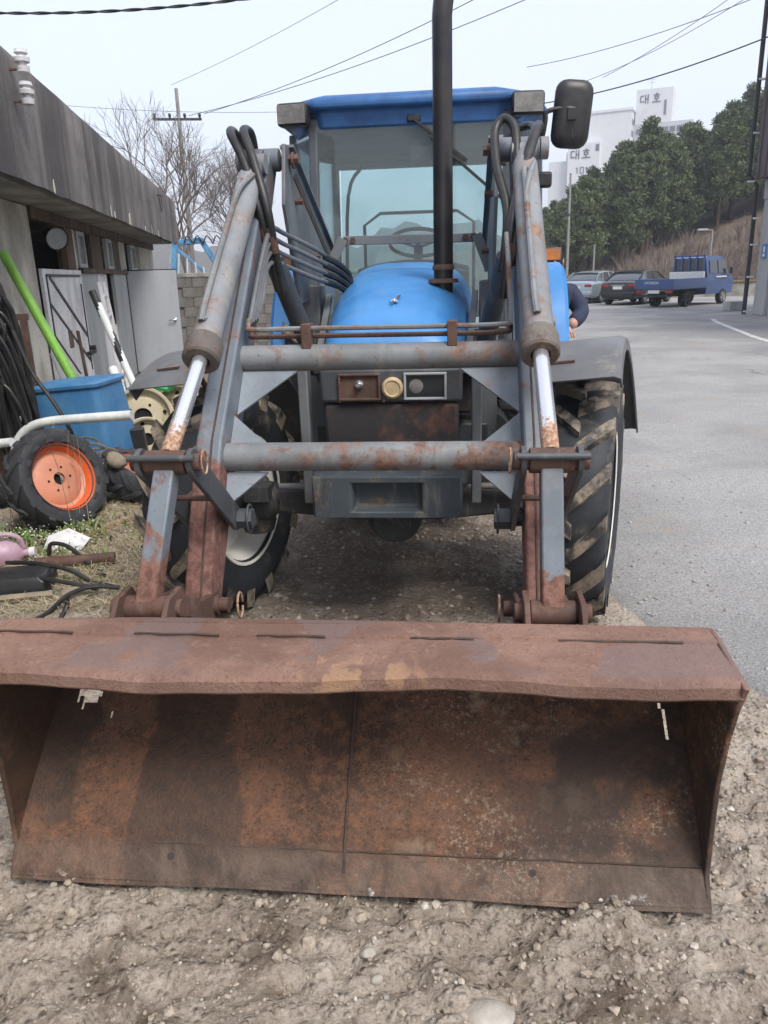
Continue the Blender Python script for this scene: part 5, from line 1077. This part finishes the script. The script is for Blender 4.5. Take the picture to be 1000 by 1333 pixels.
while y < 76:
    x = .205*y+(row % 2)*1.2
    while x < .56*y:
        px = x/y; sc = r9.uniform(.86, 1.12)*(.85 if px < .26 else 1.0)*(.62+.38*min(1, max(0, (px-.20)/.10))); xx, yy = x+r9.uniform(-.6, .6), y+r9.uniform(-.9, .9)
        v = r9.randrange(5); q = xx/yy*1000+500; top = float(np.interp(q, [690, 715, 760, 800, 830, 862, 885, 910, 950, 990, 1080], [285, 268, 236, 206, 196, 192, 182, 162, 146, 142, 138]))
        zt = 1.6+(350-.031*(q-500)+8-top)/1000*yy*1.06; hv = (8.0, 8.4, 7.5, 8.9, 7.7)[v]; sc = (zt-slope_h(xx, yy)+.15)/hv*r9.uniform(.80, 1.0)
        sc = min(1.25, sc)
        if sc > .42 and not (y < 55 and px > .31): put_pine(xx, yy, sc, v, *PL(sc, q, y))
        x += r9.uniform(2.1, 3.0)
    y += 2.9 if row < 4 else 4.2; row += 1
put_pine(18.2, 55.5, 1.04, 3, 'taller pine whose narrow top rises above its neighbours', None)
# leafless scrub on the lower slope
r = random.Random(77); tw = MB()
for k in range(520):
    y = r.uniform(43.5, 55); x = r.uniform(.20*y, .52*y); z_ = slope_h(x, y); H_ = r.uniform(.5, 1.7)*(.7 if x/y < .3 else 1.2)
    for j in range(r.randint(4, 7)):
        a = r.uniform(0, 6.28); p = V(x, y, z_-.1); sp = r.uniform(.1, .5)*H_; q1 = p+V(math.cos(a)*sp*.4, math.sin(a)*sp*.4, H_*.55); q2 = p+V(math.cos(a+.4)*sp, math.sin(a+.4)*sp, H_*r.uniform(.8, 1.1)); tw.tube([p, q1, q2], [.022, .007], 3, 0, cap=False)
        for q in range(2): b_ = a+r.uniform(-1.2, 1.2); tw.tube([q1, q1+V(math.cos(b_)*sp*.5, math.sin(b_)*sp*.5, H_*r.uniform(.2, .4))], [.011, .005], 3, 0, cap=False)
M_['twig'] = simple('dry_twigs', (.20,.165,.14), .9, 0, .3, .8, c2=(.12,.095,.08), bump=0)
tag(tw.build('dry_scrub', M_['twig'], ang=0), 'leafless brown scrub covering the foot of the pine slope', 'scrub', kind='stuff')
a = MB(); a.bx(9.5, 30, 42.2, 42.5, -.05, .72); o = a.build('retaining_wall', M_['soffit'], bev=.03); tag(o, 'low concrete wall along the road behind the parked vehicles', 'wall')
b = MB(); b.bx(9.4, 30.1, 42.12, 42.58, .72, .80); bo_ = b.build('coping', M_['bamboo'], o)
# street lamp and thin post
t = thing('street_lamp', 'grey street lamp above the blue truck', 'street lamp', (17.75, 42.9, 0)); b = MB(); b.cyl((0, 0, 0), (0, 0, 3.4), .06, .045, n=10); b.bar((0, 0, 3.36), (-.35, 0, 3.40), .05, .05); P('pole', b, 'concpole', t); b = MB(); b.box((-.55, 0, 3.40), (.5, .2, .10)); P('lamp_head', b, 'panel', t, bev=.02)
b = MB(); b.cyl((0, 0, 0), (0, 0, 2.75), .045, n=8); b.cyl((0, 0, 2.7), (0, 0, 2.76), .07, n=8); o = b.build('thin_post', M_['concpole']); o.location = (11.1, 41.2, 0); tag(o, 'thin grey post behind the silver car', 'post')
b = MB(); b.box((0, 0, .45), (.35, .3, .9)); b.box((0, 0, .93), (.4, .35, .06)); o = b.build('utility_box', M_['panel'], bev=.02); o.location = (11.9, 41.4, 0); tag(o, 'small grey utility box behind the black sedan', 'utility box')

# ================================================================== APARTMENT BLOCK (far)
M_['apt'] = simple('white_apartment_wall', (.62,.63,.64), .85, 0, .06, .05, bump=0); M_['apt2'] = simple('grey_apartment_wall', (.46,.47,.49), .85, 0, .06, .05, bump=0); M_['aptwin'] = simple('apartment_window', (.10,.115,.14), .25, 0, .2, .3, bump=0); M_['aptletter'] = simple('dark_sign_letters', (.045,.045,.06), .8, 0, .1, 1, bump=0)
K = 1.6; ap = thing('apartment_building', 'tall white stepped apartment block with dark lettering above the pines', 'apartment', (45.9*K, 150*K, 0), R(-24)); rot = Matrix.Rotation(R(24), 3, 'Z')
def L(px_x, depth=0): return px_x
# local: x along the gable face (negative = left), y away
def blk(name, x0, x1, y0, y1, z1, mt='apt', par=ap): b = MB(); b.bx(x0*K, x1*K, y0*K, y1*K, 0, z1*K); return P(name, b, mt, par)
blk('main_block', -7.9, 0, 0, 14, 27.6); blk('side_block', -10.5, -4.9, -2.6, 4, 22.6); blk('low_block', -14.2, -9.6, -1.2, 3.2, 20.0); blk('step_block', -11.4, -9.0, .5, 6, 21.7)
blk('window_block', .012, 10, 3.0, 14, 25.6, 'apt2')
ph = blk('roof_house', .2, 6.4, 3.2, 9, 31.2); b = MB(); b.bx(-8.1*K, .15*K, -.15*K, 14*K, 27.6*K, 28.0*K); P('roof_edge', b, 'apt', ap)
fz = 0
for r_ in range(4):
    for c_ in range(8): b = MB(); b.bx((.5+c_*1.15)*K, (1.4+c_*1.15)*K, 2.94*K, 3.02*K, (23.9-r_*1.9)*K, (24.8-r_*1.9)*K); P('window', b, 'aptwin', ap)
for r_ in range(3):
    for c_ in range(5): b = MB(); b.bx(-.02*K, .06*K, (.5+c_*.5)*K, (.9+c_*.5)*K, (25.4-r_*1.9)*K, (26.3-r_*1.9)*K); P('window', b, 'aptwin', ap)
b = MB(); b.bx(-5.6*K, -5.0*K, -2.66*K, -2.58*K, 21.1*K, 22.2*K); P('window', b, 'aptwin', ap)
b = MB(); b.bx(5.0*K, 5.4*K, 3.14*K, 3.22*K, 26.8*K, 29.2*K); P('window', b, 'aptwin', ap)
b = MB(); b.cyl((2.5*K, 5*K, 31*K), (2.5*K, 5*K, 33.4*K), .06, n=6); b.bar((1.7*K, 5*K, 33*K), (3.3*K, 5*K, 33*K), .08, .08); b.bar((1.9*K, 5*K, 32.5*K), (3.1*K, 5*K, 32.5*K), .08, .08); P('antenna', b, 'concpole', ap)
GLY = {'dae': [((.0,.85),(.38,.85)), ((.0,.85),(.0,.2)), ((.0,.2),(.42,.25)), ((.58,1.),(.58,.0)), ((.88,1.),(.88,.0)), ((.58,.5),(.88,.5))],
       'ho': [((.38,1.),(.62,1.)), ((.12,.84),(.88,.84)), ((.3,.68),(.7,.68)), ((.3,.68),(.3,.42)), ((.7,.68),(.7,.42)), ((.3,.42),(.7,.42)), ((.5,.34),(.5,.1)), ((.0,.1),(1.,.1))],
       '1': [((.5,1.),(.5,0)), ((.5,1.),(.3,.8))], '0': [((.2,1.),(.8,1.)), ((.8,1.),(.8,0)), ((.8,0),(.2,0)), ((.2,0),(.2,1.))]}
def sign(chars, x, z_, y, sz, gap, th=.085):
    for c in chars:
        b = MB()
        for (p, q) in GLY[c]: b.bar(((x+p[0]*sz)*K, y*K, (z_+p[1]*sz)*K), ((x+q[0]*sz)*K, y*K, (z_+q[1]*sz)*K), .05*K, th*sz*K*1.25, (0, 1, 0))
        P('sign_letter', b, 'aptletter', ap); x += sz+gap
sign(['dae', 'ho'], .95, 28.9, 3.15, 1.45, .55); sign(['dae', 'ho'], -9.9, 20.0, -2.65, 1.55, .35); sign(['1', '0', '1'], -9.2, 17.6, -2.65, 1.0, -.15)

# ================================================================== PARKED VEHICLES
def carpaint(name, c, metal=.3, rough=.28):
    s = NT(name); return s.fin(s.mix(s.rng(s.noise(2, 4), .4, .7, 0, .25), c, tuple(x*.7+.03 for x in c)), rough, metal, .5, **{'Coat Weight': .4, 'Coat Roughness': .1})
M_['carblack'] = carpaint('black_car_paint', (.012,.013,.015)); M_['carsilver'] = carpaint('silver_blue_car_paint', (.30,.36,.40), .5); M_['trblue'] = carpaint('blue_truck_paint', (.030,.075,.20), .1, .4)
M_['tail'] = simple('red_tail_lens', (.26,.03,.03), .25, 0, .15, 9, bump=0); M_['plateW'] = simple('licence_plate', (.66,.66,.62), .5, 0, .05, 9, bump=0); M_['carglass'] = simple('car_glass', (.035,.042,.048), .06, 0, .1, 3, bump=0, spec=.8); M_['alloy'] = simple('alloy_wheel', (.45,.46,.47), .35, .6, .2, 9, bump=0); M_['cartyre'] = simple('car_tyre', (.02,.02,.021), .8, 0, .2, 9, bump=0)
def car_wheel(par, x, y, r_, w_, sd, alloy='alloy'):
    b = MB(); b.lathe([(-w_/2, r_*.62), (-w_/2, r_*.92), (-w_*.35, r_), (w_*.35, r_), (w_/2, r_*.92), (w_/2, r_*.62)], (x, y, r_), (1, 0, 0), 22); wo = P('wheel', b, 'cartyre', par)
    b = MB(); b.lathe([(0, 0), (.01, r_*.2), (0, r_*.25), (-.02, r_*.55), (.015, r_*.62), (.02, r_*.66), (-w_*.5, r_*.66)], (x+sd*w_*.42, y, r_), (sd, 0, 0), 20); P('hub_cap', b, alloy, wo)
    for k in range(5): a = k*6.283/5; b = MB(); b.bar((x+sd*(w_*.42+.012), y, r_), (x+sd*(w_*.42+.02), y+math.cos(a)*r_*.6, r_+math.sin(a)*r_*.6), .03, .06); P('spoke', b, alloy, wo)
def sedan(label, loc, head, paint):
    t = thing('parked_car', label, 'car', loc, -R(head), 'cars parked by the pine slope'); b = MB(); secs = []
    # y: rear -2.4 .. front 2.4 ; (y, half width, bottom, shoulder, top)
    for y, w_, z0, zs, zt in ((-2.40, .70, .42, .78, .84), (-2.36, .80, .32, .86, .96), (-2.2, .86, .27, .90, 1.03), (-1.7, .905, .24, .92, 1.04), (-1.0, .915, .22, .92, 1.0), (0, .915, .22, .90, .97), (.9, .915, .22, .87, .96), (1.5, .90, .24, .82, .93), (2.0, .86, .26, .72, .82), (2.3, .78, .30, .62, .70), (2.42, .62, .36, .55, .60)):
        secs.append([V(-w_*.86, y, z0), V(w_*.86, y, z0), V(w_*.985, y, z0+.10), V(w_, y, (z0+zs)/2), V(w_*.97, y, zs), V(w_*.86, y, zt), V(w_*.4, y, zt+.018), V(-w_*.4, y, zt+.018), V(-w_*.86, y, zt), V(-w_*.97, y, zs), V(-w_, y, (z0+zs)/2), V(-w_*.985, y, z0+.10)])
    b.loft(secs); bd = P('body', b, paint, t, ang=30)
    b = MB(); secs = []
    for y, w_, zt in ((-1.92, .70, 1.05), (-1.25, .64, 1.38), (-.7, .62, 1.44), (.1, .62, 1.45), (.5, .64, 1.40), (1.35, .76, .96)): secs.append([V(-.80, y, .94), V(.80, y, .94), V(w_, y, zt), V(w_*.5, y, zt+.025), V(-w_*.5, y, zt+.025), V(-w_, y, zt)])
    b.loft(secs); P('greenhouse', b, 'carglass', t, ang=25)
    b = MB(); secs = []
    for y, w_, zt in ((-1.28, .64, 1.39), (-.7, .63, 1.455), (.1, .63, 1.465), (.52, .645, 1.41)): secs.append([V(-w_, y, zt-.03), V(-w_*.95, y, zt+.008), V(-w_*.5, y, zt+.032), V(w_*.5, y, zt+.032), V(w_*.95, y, zt+.008), V(w_, y, zt-.03)])
    b.loft(secs, closed=False, cap=False); P('roof', b, paint, t, solid=.015)
    for sd in (-1, 1):
        for p0, p1, w_ in (((sd*.80, -1.95, 1.0), (sd*.645, -1.22, 1.40), .09), ((sd*.815, -.1, .95), (sd*.63, -.15, 1.44), .07), ((sd*.80, 1.38, .95), (sd*.645, .48, 1.42), .06)): b = MB(); b.bar(p0, p1, .03, w_, (1, 0, 0)); P('pillar', b, paint, t)
        b = MB(); b.box((sd*.60, -2.345, .84), (.34, .14, .12)); P('tail_light', b, 'tail', t, bev=.02)
        b = MB(); b.box((sd*.98, .78, 1.0), (.18, .10, .12)); P('wing_mirror', b, paint, t, bev=.03)
        for y in (-1.42, 1.42): car_wheel(t, sd*.80, y, .325, .21, sd)
    b = MB(); b.box((0, -2.40, .76), (.42, .03, .13)); P('number_plate', b, 'plateW', t); b = MB(); b.box((0, -2.38, .48), (1.5, .12, .2)); P('bumper', b, paint, t, bev=.04); b = MB(); b.box((0, -2.39, .87), (.62, .03, .035)); P('trunk_trim', b, 'alloy', t)
sedan('glossy black sedan parked beside the blue truck', (12.15, 37.1, .0), 40, 'carblack')
sedan('silver blue car parked behind the black sedan', (10.95, 40.0, .0), 38, 'carsilver')
t = thing('pickup_truck', 'small blue double cab flatbed truck parked beside the black sedan', 'truck', (13.15, 33.9, .0), -R(50)); TK = t
b = MB(); b.bx(-.42, .42, -2.3, 2.2, .42, .60); P('chassis', b, 'inner', t)
b = MB(); b.bx(-.84, .84, -2.55, .05, .72, .80); P('bed_floor', b, 'trblue', t)
for q in ((-.86, -.81, -2.55, .05, .78, 1.12), (.81, .86, -2.55, .05, .78, 1.12)): b = MB(); b.bx(*q); P('bed_side', b, 'trblue', t, bev=.01)
b = MB(); b.bx(-.86, .86, -2.61, -2.555, .74, 1.12); P('tailgate', b, 'trblue', t, bev=.01)
cu = bpy.data.curves.new('lettering', 'FONT'); cu.body = 'HYUNDAI'; cu.size = .14; cu.extrude = .004; cu.align_x = 'CENTER'; co = bpy.data.objects.new('lettering_src', cu); COL.objects.link(co)
dg = bpy.context.evaluated_depsgraph_get(); lm = bpy.data.meshes.new_from_object(co.evaluated_get(dg)); bpy.data.objects.remove(co); lm.materials.clear(); lm.materials.append(M_['plateW'])
lo = bpy.data.objects.new('tailgate_lettering', lm); COL.objects.link(lo); lo.parent = t; lo.location = (-.1, -2.616, .93); lo.rotation_euler = (R(90), 0, 0)
b = MB(); b.bx(-.78, .78, -.12, -.05, .80, 1.36); P('white_panel', b, 'plateW', t, bev=.01)
b = MB(); secs = []
for y, w_, zt in ((.10, .80, 1.90), (.25, .80, 1.96), (1.0, .80, 1.97), (1.55, .79, 1.93), (2.05, .80, 1.30), (2.32, .81, 1.12), (2.40, .76, .8)):
    z0 = .45; zm = min(1.2, zt-.05); secs.append([V(-w_, y, z0), V(w_, y, z0), V(w_*1.03, y, (z0+zm)/2), V(w_*1.02, y, zm), V(w_*.86, y, zt), V(-w_*.86, y, zt), V(-w_*1.02, y, zm), V(-w_*1.03, y, (z0+zm)/2)])
b.loft(secs); P('cab', b, 'trblue', t, ang=30)
b = MB(); b.bx(-.66, .66, .085, .10, 1.42, 1.84); P('rear_window', b, 'carglass', t)
for k in range(5): x = -.66+.33*k; b = MB(); b.bx(x-.03, x+.03, .02, .075, 1.05, 2.0); P('guard_bar', b, 'trblue', t)
b = MB(); b.bx(-.72, .72, .02, .075, 1.95, 2.01); P('guard_rail', b, 'trblue', t)
for sd in (-1, 1):
    for poly in ([(.30, 1.28), (.92, 1.28), (.92, 1.80), (.32, 1.80)], [(1.02, 1.28), (1.88, 1.28), (1.62, 1.72), (1.55, 1.80), (1.02, 1.80)]):
        pts = [V(sd*(.83-(z_-1.2)*.16), y, z_) for y, z_ in poly]; b = MB(); b.prism(pts, (sd*.012, 0, 0)); P('side_window', b, 'carglass', t)
    b = MB(); b.box((sd*.97, 1.85, 1.38), (.10, .12, .26)); P('wing_mirror', b, 'blk', t, bev=.02); b = MB(); b.bx(sd*.66-.14, sd*.66+.14, -2.60, -2.54, .58, .71); P('tail_light', b, 'tail', t)
    b = MB(); b.box((sd*.84, 1.25, 1.13), (.03, .9, .05)); P('side_trim', b, 'plateW', t)
    car_wheel(t, sd*.74, 1.55, .315, .20, sd); car_wheel(t, sd*.66, -1.30, .30, .30, sd, 'cartyre')
b = MB(); b.bx(-.25, .25, -2.60, -2.56, .57, .69); P('number_plate', b, 'plateW', t); b = MB(); b.bx(-.7, .7, -2.5, -2.42, .42, .52); P('rear_bar', b, 'inner', t)

# ================================================================== RIGHT HAND BUILDING
M_['clad'] = simple('brown_corrugated_cladding', (.10,.085,.085), .7, 0, .15, 1, bump=.05); M_['pierc'] = simple('pale_concrete_pier', (.40,.40,.39), .85, 0, .15, 1.4, bump=.2, streak=True)
rb = thing('roadside_building', 'roadside building with brown cladding over pale concrete piers', 'building', (12.46, 26.2, 0), 0)
b = MB(); b.bx(.12, 8, -12, 0, 0, 4.1); P('lower_wall', b, 'panel', rb)
for y0 in (0, -3.2, -6.4, -9.6): b = MB(); b.bx(-.05, .5, y0-.75, y0, 0, 3.55); P('pier', b, 'pierc', rb, bev=.02)
b = MB(); b.bx(-.08, .5, -12, .03, 3.55, 4.15); P('lintel', b, 'pierc', rb, bev=.02)
for y0 in (-.8, -4.0, -7.2): b = MB(); b.bx(.05, .12, y0-2.35, y0, 0, 3.5); P('shutter_door', b, 'greydoor', rb)
b = MB(); b.bx(-.42, 8, -12, .02, 4.16, 11.5); P('upper_wall', b, 'clad', rb)
for k in range(28): y0 = -.1-k*.42; b = MB(); b.bx(-.46, -.422, y0-.14, y0, 4.18, 11.5); P('cladding_rib', b, 'clad', rb)
b = MB(); b.tube([(-.26, .15, .02), (-.26, .15, 4.0), (-.56, .12, 4.3), (-.56, .12, 11.4)], .07, 10); dp = P('drainpipe', b, 'hose', rb)
for z_ in (.1, 1.2, 2.2, 3.0, 4.1, 5.5, 7): c = MB(); c.box((-.21 if z_ < 4 else -.50, .08, z_), (.2, .12, .05)); P('pipe_bracket', c, 'whitep', dp)
b = MB(); b.bx(-.075, -.052, -.55, -.25, 1.75, 2.2); sg = P('wall_sign', b, 'tub', rb); c = MB(); c.bx(-.082, -.076, -.45, -.35, 1.95, 2.12); c.bx(-.082, -.076, -.47, -.33, 1.82, 1.90); P('sign_mark', c, 'plateW', sg)
b = MB(); b.bx(-.3, .3, -.22, .22, 0, .34); o = b.build('concrete_block', M_['panel'], bev=.02); o.location = (12.85, 28.6, .003); o.rotation_euler = (0, 0, .2); tag(o, 'pale concrete block at the road edge beside the drainpipe', 'block')

# ================================================================== OVERHEAD WIRES
def wire(label, p0, p1, sag, r_, twist=False):
    p0, p1 = Vector(p0), Vector(p1); pts = []
    for i in range(41): t_ = i/40; p = p0.lerp(p1, t_); p.z -= sag*4*t_*(1-t_); pts.append(p-p0)
    b = MB()
    if twist:
        for ph in (0, 3.14):
            q = smooth_path(pts, 6); b.tube([p+Vector((0, math.cos(i*.55+ph), math.sin(i*.55+ph)))*r_*.7 for i, p in enumerate(q)], r_*.8, 5)
    else: b.tube(pts, r_, 5)
    o = b.build('overhead_wire', M_['hose'], ang=60); o.location = p0; tag(o, label, 'wire', 'overhead wires')
wire('twisted black service cable crossing above the shed parapet', (-6.6, 9.2, 4.62), (3.4, 8.8, 5.2), .62, .011, True)
TW = 'thin dark wire running from the left pole high over the tractor'
wire(TW, (-7.9, 40, 9.05), (14, 20, 13.2), .9, .014); wire(TW, (-8.6, 40, 9.0), (16, 20.5, 12.6), .9, .014); wire(TW, (-9.3, 40, 10.3), (9, 18, 12.0), .5, .009)
wire('single wire slanting down behind the cab', (2.4, 22, 8.2), (9.0, 22, 13.6), .1, .011)
RW = 'thin wire running to the top of the drainpiped building'
wire(RW, (6.5, 36, 9.7), (12.2, 25.5, 9.3), .25, .012); wire(RW, (8.5, 34, 8.7), (12.2, 25.4, 9.7), .25, .010); wire(RW, (8.9, 33, 8.6), (12.3, 25.3, 10.2), .2, .010)
wire('thick black cable sagging towards the brown cladding', (5.4, 35, 8.0), (12.1, 25.6, 8.1), .35, .022)
wire('faint wire passing behind the left pole', (-16, 44, 10.4), (-2, 43, 9.6), .2, .010)

# ================================================================== PERSON BEHIND THE TRACTOR
M_['navy'] = simple('navy_jacket', (.012,.018,.045), .85, 0, .3, 12, c2=(.025,.032,.065), bump=.4, bsc=25); M_['trous'] = simple('dark_trousers', (.03,.03,.033), .9, 0, .2, 8, bump=.2); M_['skin'] = simple('skin', (.42,.24,.17), .55, 0, .1, 8, bump=.05); M_['hair'] = simple('black_hair', (.012,.011,.011), .6, 0, .2, 40, bump=.3)
per = thing('person', 'person in a navy jacket leaning behind the tractor fender', 'person', (1.36, 6.35, 0), R(4))
def skin(name, J, E, mt, par, sub=2, root=0):
    me = bpy.data.meshes.new(name); me.from_pydata([j[:3] for j in J], E, []); me.materials.append(M_[mt]); o = bpy.data.objects.new(name, me); COL.objects.link(o); o.parent = par
    md = o.modifiers.new('skin', 'SKIN'); md.use_smooth_shade = True
    lay = me.skin_vertices[0] if len(me.skin_vertices) else None
    if lay is None:
        bm = bmesh.new(); bm.from_mesh(me); bm.verts.layers.skin.verify(); bm.to_mesh(me); bm.free(); lay = me.skin_vertices[0]
    for i, j in enumerate(J): lay.data[i].radius = (j[3], j[3] if len(j) < 5 else j[4]); lay.data[i].use_root = (i == root)
    sd = o.modifiers.new('sub', 'SUBSURF'); sd.levels = sub; sd.render_levels = sub; return o
body = [(0,0,.92,.15,.12), (0,0,1.12,.14,.105), (0,.0,1.32,.17,.115), (0,-.01,1.44,.13,.09), (0,-.02,1.50,.06), (.0,-.035,1.56,.055), (0,-.045,1.63,.085,.10), (0,-.045,1.70,.07,.085),
        (.17,0,1.42,.07), (.25,-.10,1.27,.058), (.10,-.28,1.18,.042), (-.17,0,1.42,.07), (-.26,-.12,1.20,.056), (-.20,-.32,1.15,.042), (.10,0,.86,.095), (.11,-.02,.48,.065), (.11,.03,.09,.045), (.115,-.10,.04,.04), (-.10,0,.86,.095), (-.12,-.03,.48,.065), (-.12,.02,.09,.045), (-.125,-.11,.04,.04)]
ed = [(0,1),(1,2),(2,3),(3,4),(4,5),(5,6),(6,7),(3,8),(8,9),(9,10),(3,11),(11,12),(12,13),(0,14),(14,15),(15,16),(16,17),(0,18),(18,19),(19,20),(20,21)]
skin('body', body, ed, 'skin', per)
jk = [(0,0,.90,.165,.135), (0,0,1.12,.16,.125), (0,0,1.32,.185,.135), (0,-.01,1.45,.14,.105), (0,-.015,1.49,.08), (.18,0,1.42,.085), (.255,-.10,1.275,.072), (.12,-.26,1.19,.055), (-.18,0,1.42,.085), (-.27,-.12,1.205,.07), (-.21,-.29,1.155,.055)]
skin('jacket', jk, [(0,1),(1,2),(2,3),(3,4),(3,5),(5,6),(6,7),(3,8),(8,9),(9,10)], 'navy', per)
skin('trousers', [(0,0,.92,.16,.13), (.10,0,.86,.11), (.11,-.02,.48,.082), (.11,.03,.12,.07), (-.10,0,.86,.11), (-.12,-.03,.48,.082), (-.12,.02,.12,.07)], [(0,1),(1,2),(2,3),(0,4),(4,5),(5,6)], 'trous', per)
for sd, (hx, hy, hz) in ((1, (.06, -.34, 1.15)), (-1, (-.185, -.38, 1.13))):
    J = [(hx+.015*sd, hy+.05, hz+.025, .030, .020), (hx, hy, hz, .040, .018), (hx-.005*sd, hy-.03, hz-.005, .040, .016)]; E = [(0,1),(1,2)]
    for k in range(4):
        x = hx+(-.03+.02*k); n0 = len(J); ln = (.06, .07, .066, .052)[k]; J += [(x, hy-.045, hz-.008, .009), (x, hy-.045-ln*.55, hz-.02, .0085), (x, hy-.045-ln*.85, hz-.045, .008)]; E += [(2, n0), (n0, n0+1), (n0+1, n0+2)]
    n0 = len(J); J += [(hx-.04*sd, hy-.01, hz-.01, .011), (hx-.06*sd, hy-.045, hz-.02, .009)]; E += [(1, n0), (n0, n0+1)]; skin('hand', J, E, 'skin', per, 1, 1)
b = MB(); b.blob((0, -.03, 1.69), .105, 5, 3, .08, (.92, 1.08, .92)); P('hair', b, 'hair', per); b = MB(); b.blob((0, -.15, 1.655), .016, 2, 1, .1, (.8, 1, 1.4)); P('nose', b, 'skin', per)
for sd in (-1, 1): b = MB(); b.blob((sd*.098, -.03, 1.655), .03, 4, 2, .1, (.4, .8, 1.1)); P('ear', b, 'skin', per); b = MB(); b.blob((sd*.034, -.128, 1.672), .011, 4, 1, 0); P('eye', b, 'hair', per)
for sd in (-1, 1): b = MB(); b.loft([[V(sd*.115+x*.05, -.04+y*.12, 0) for x, y in ((-1,-1),(1,-1),(1,1),(-1,1))], [V(sd*.115+x*.045, -.03+y*.10, .08) for x, y in ((-1,-1),(1,-1),(1,1),(-1,1))]]); P('shoe', b, 'blk', per, bev=.02)

# ================================================================== HAZE
hz = NT('haze_air'); hz.t.nodes.remove(hz.p); pv = hz.n('ShaderNodeVolumePrincipled'); pv.inputs['Color'].default_value = (.86, .91, 1.0, 1); pv.inputs['Density'].default_value = .0013; pv.inputs['Anisotropy'].default_value = .3
hz.l(pv.outputs[0], hz.o.inputs['Volume'])
b = MB(); b.bx(-500, 500, -80, 580, -2.2, 62); o = b.build('haze', hz.mat, ang=0); tag(o, 'thin pale haze hanging over the whole place', 'haze', kind='stuff')
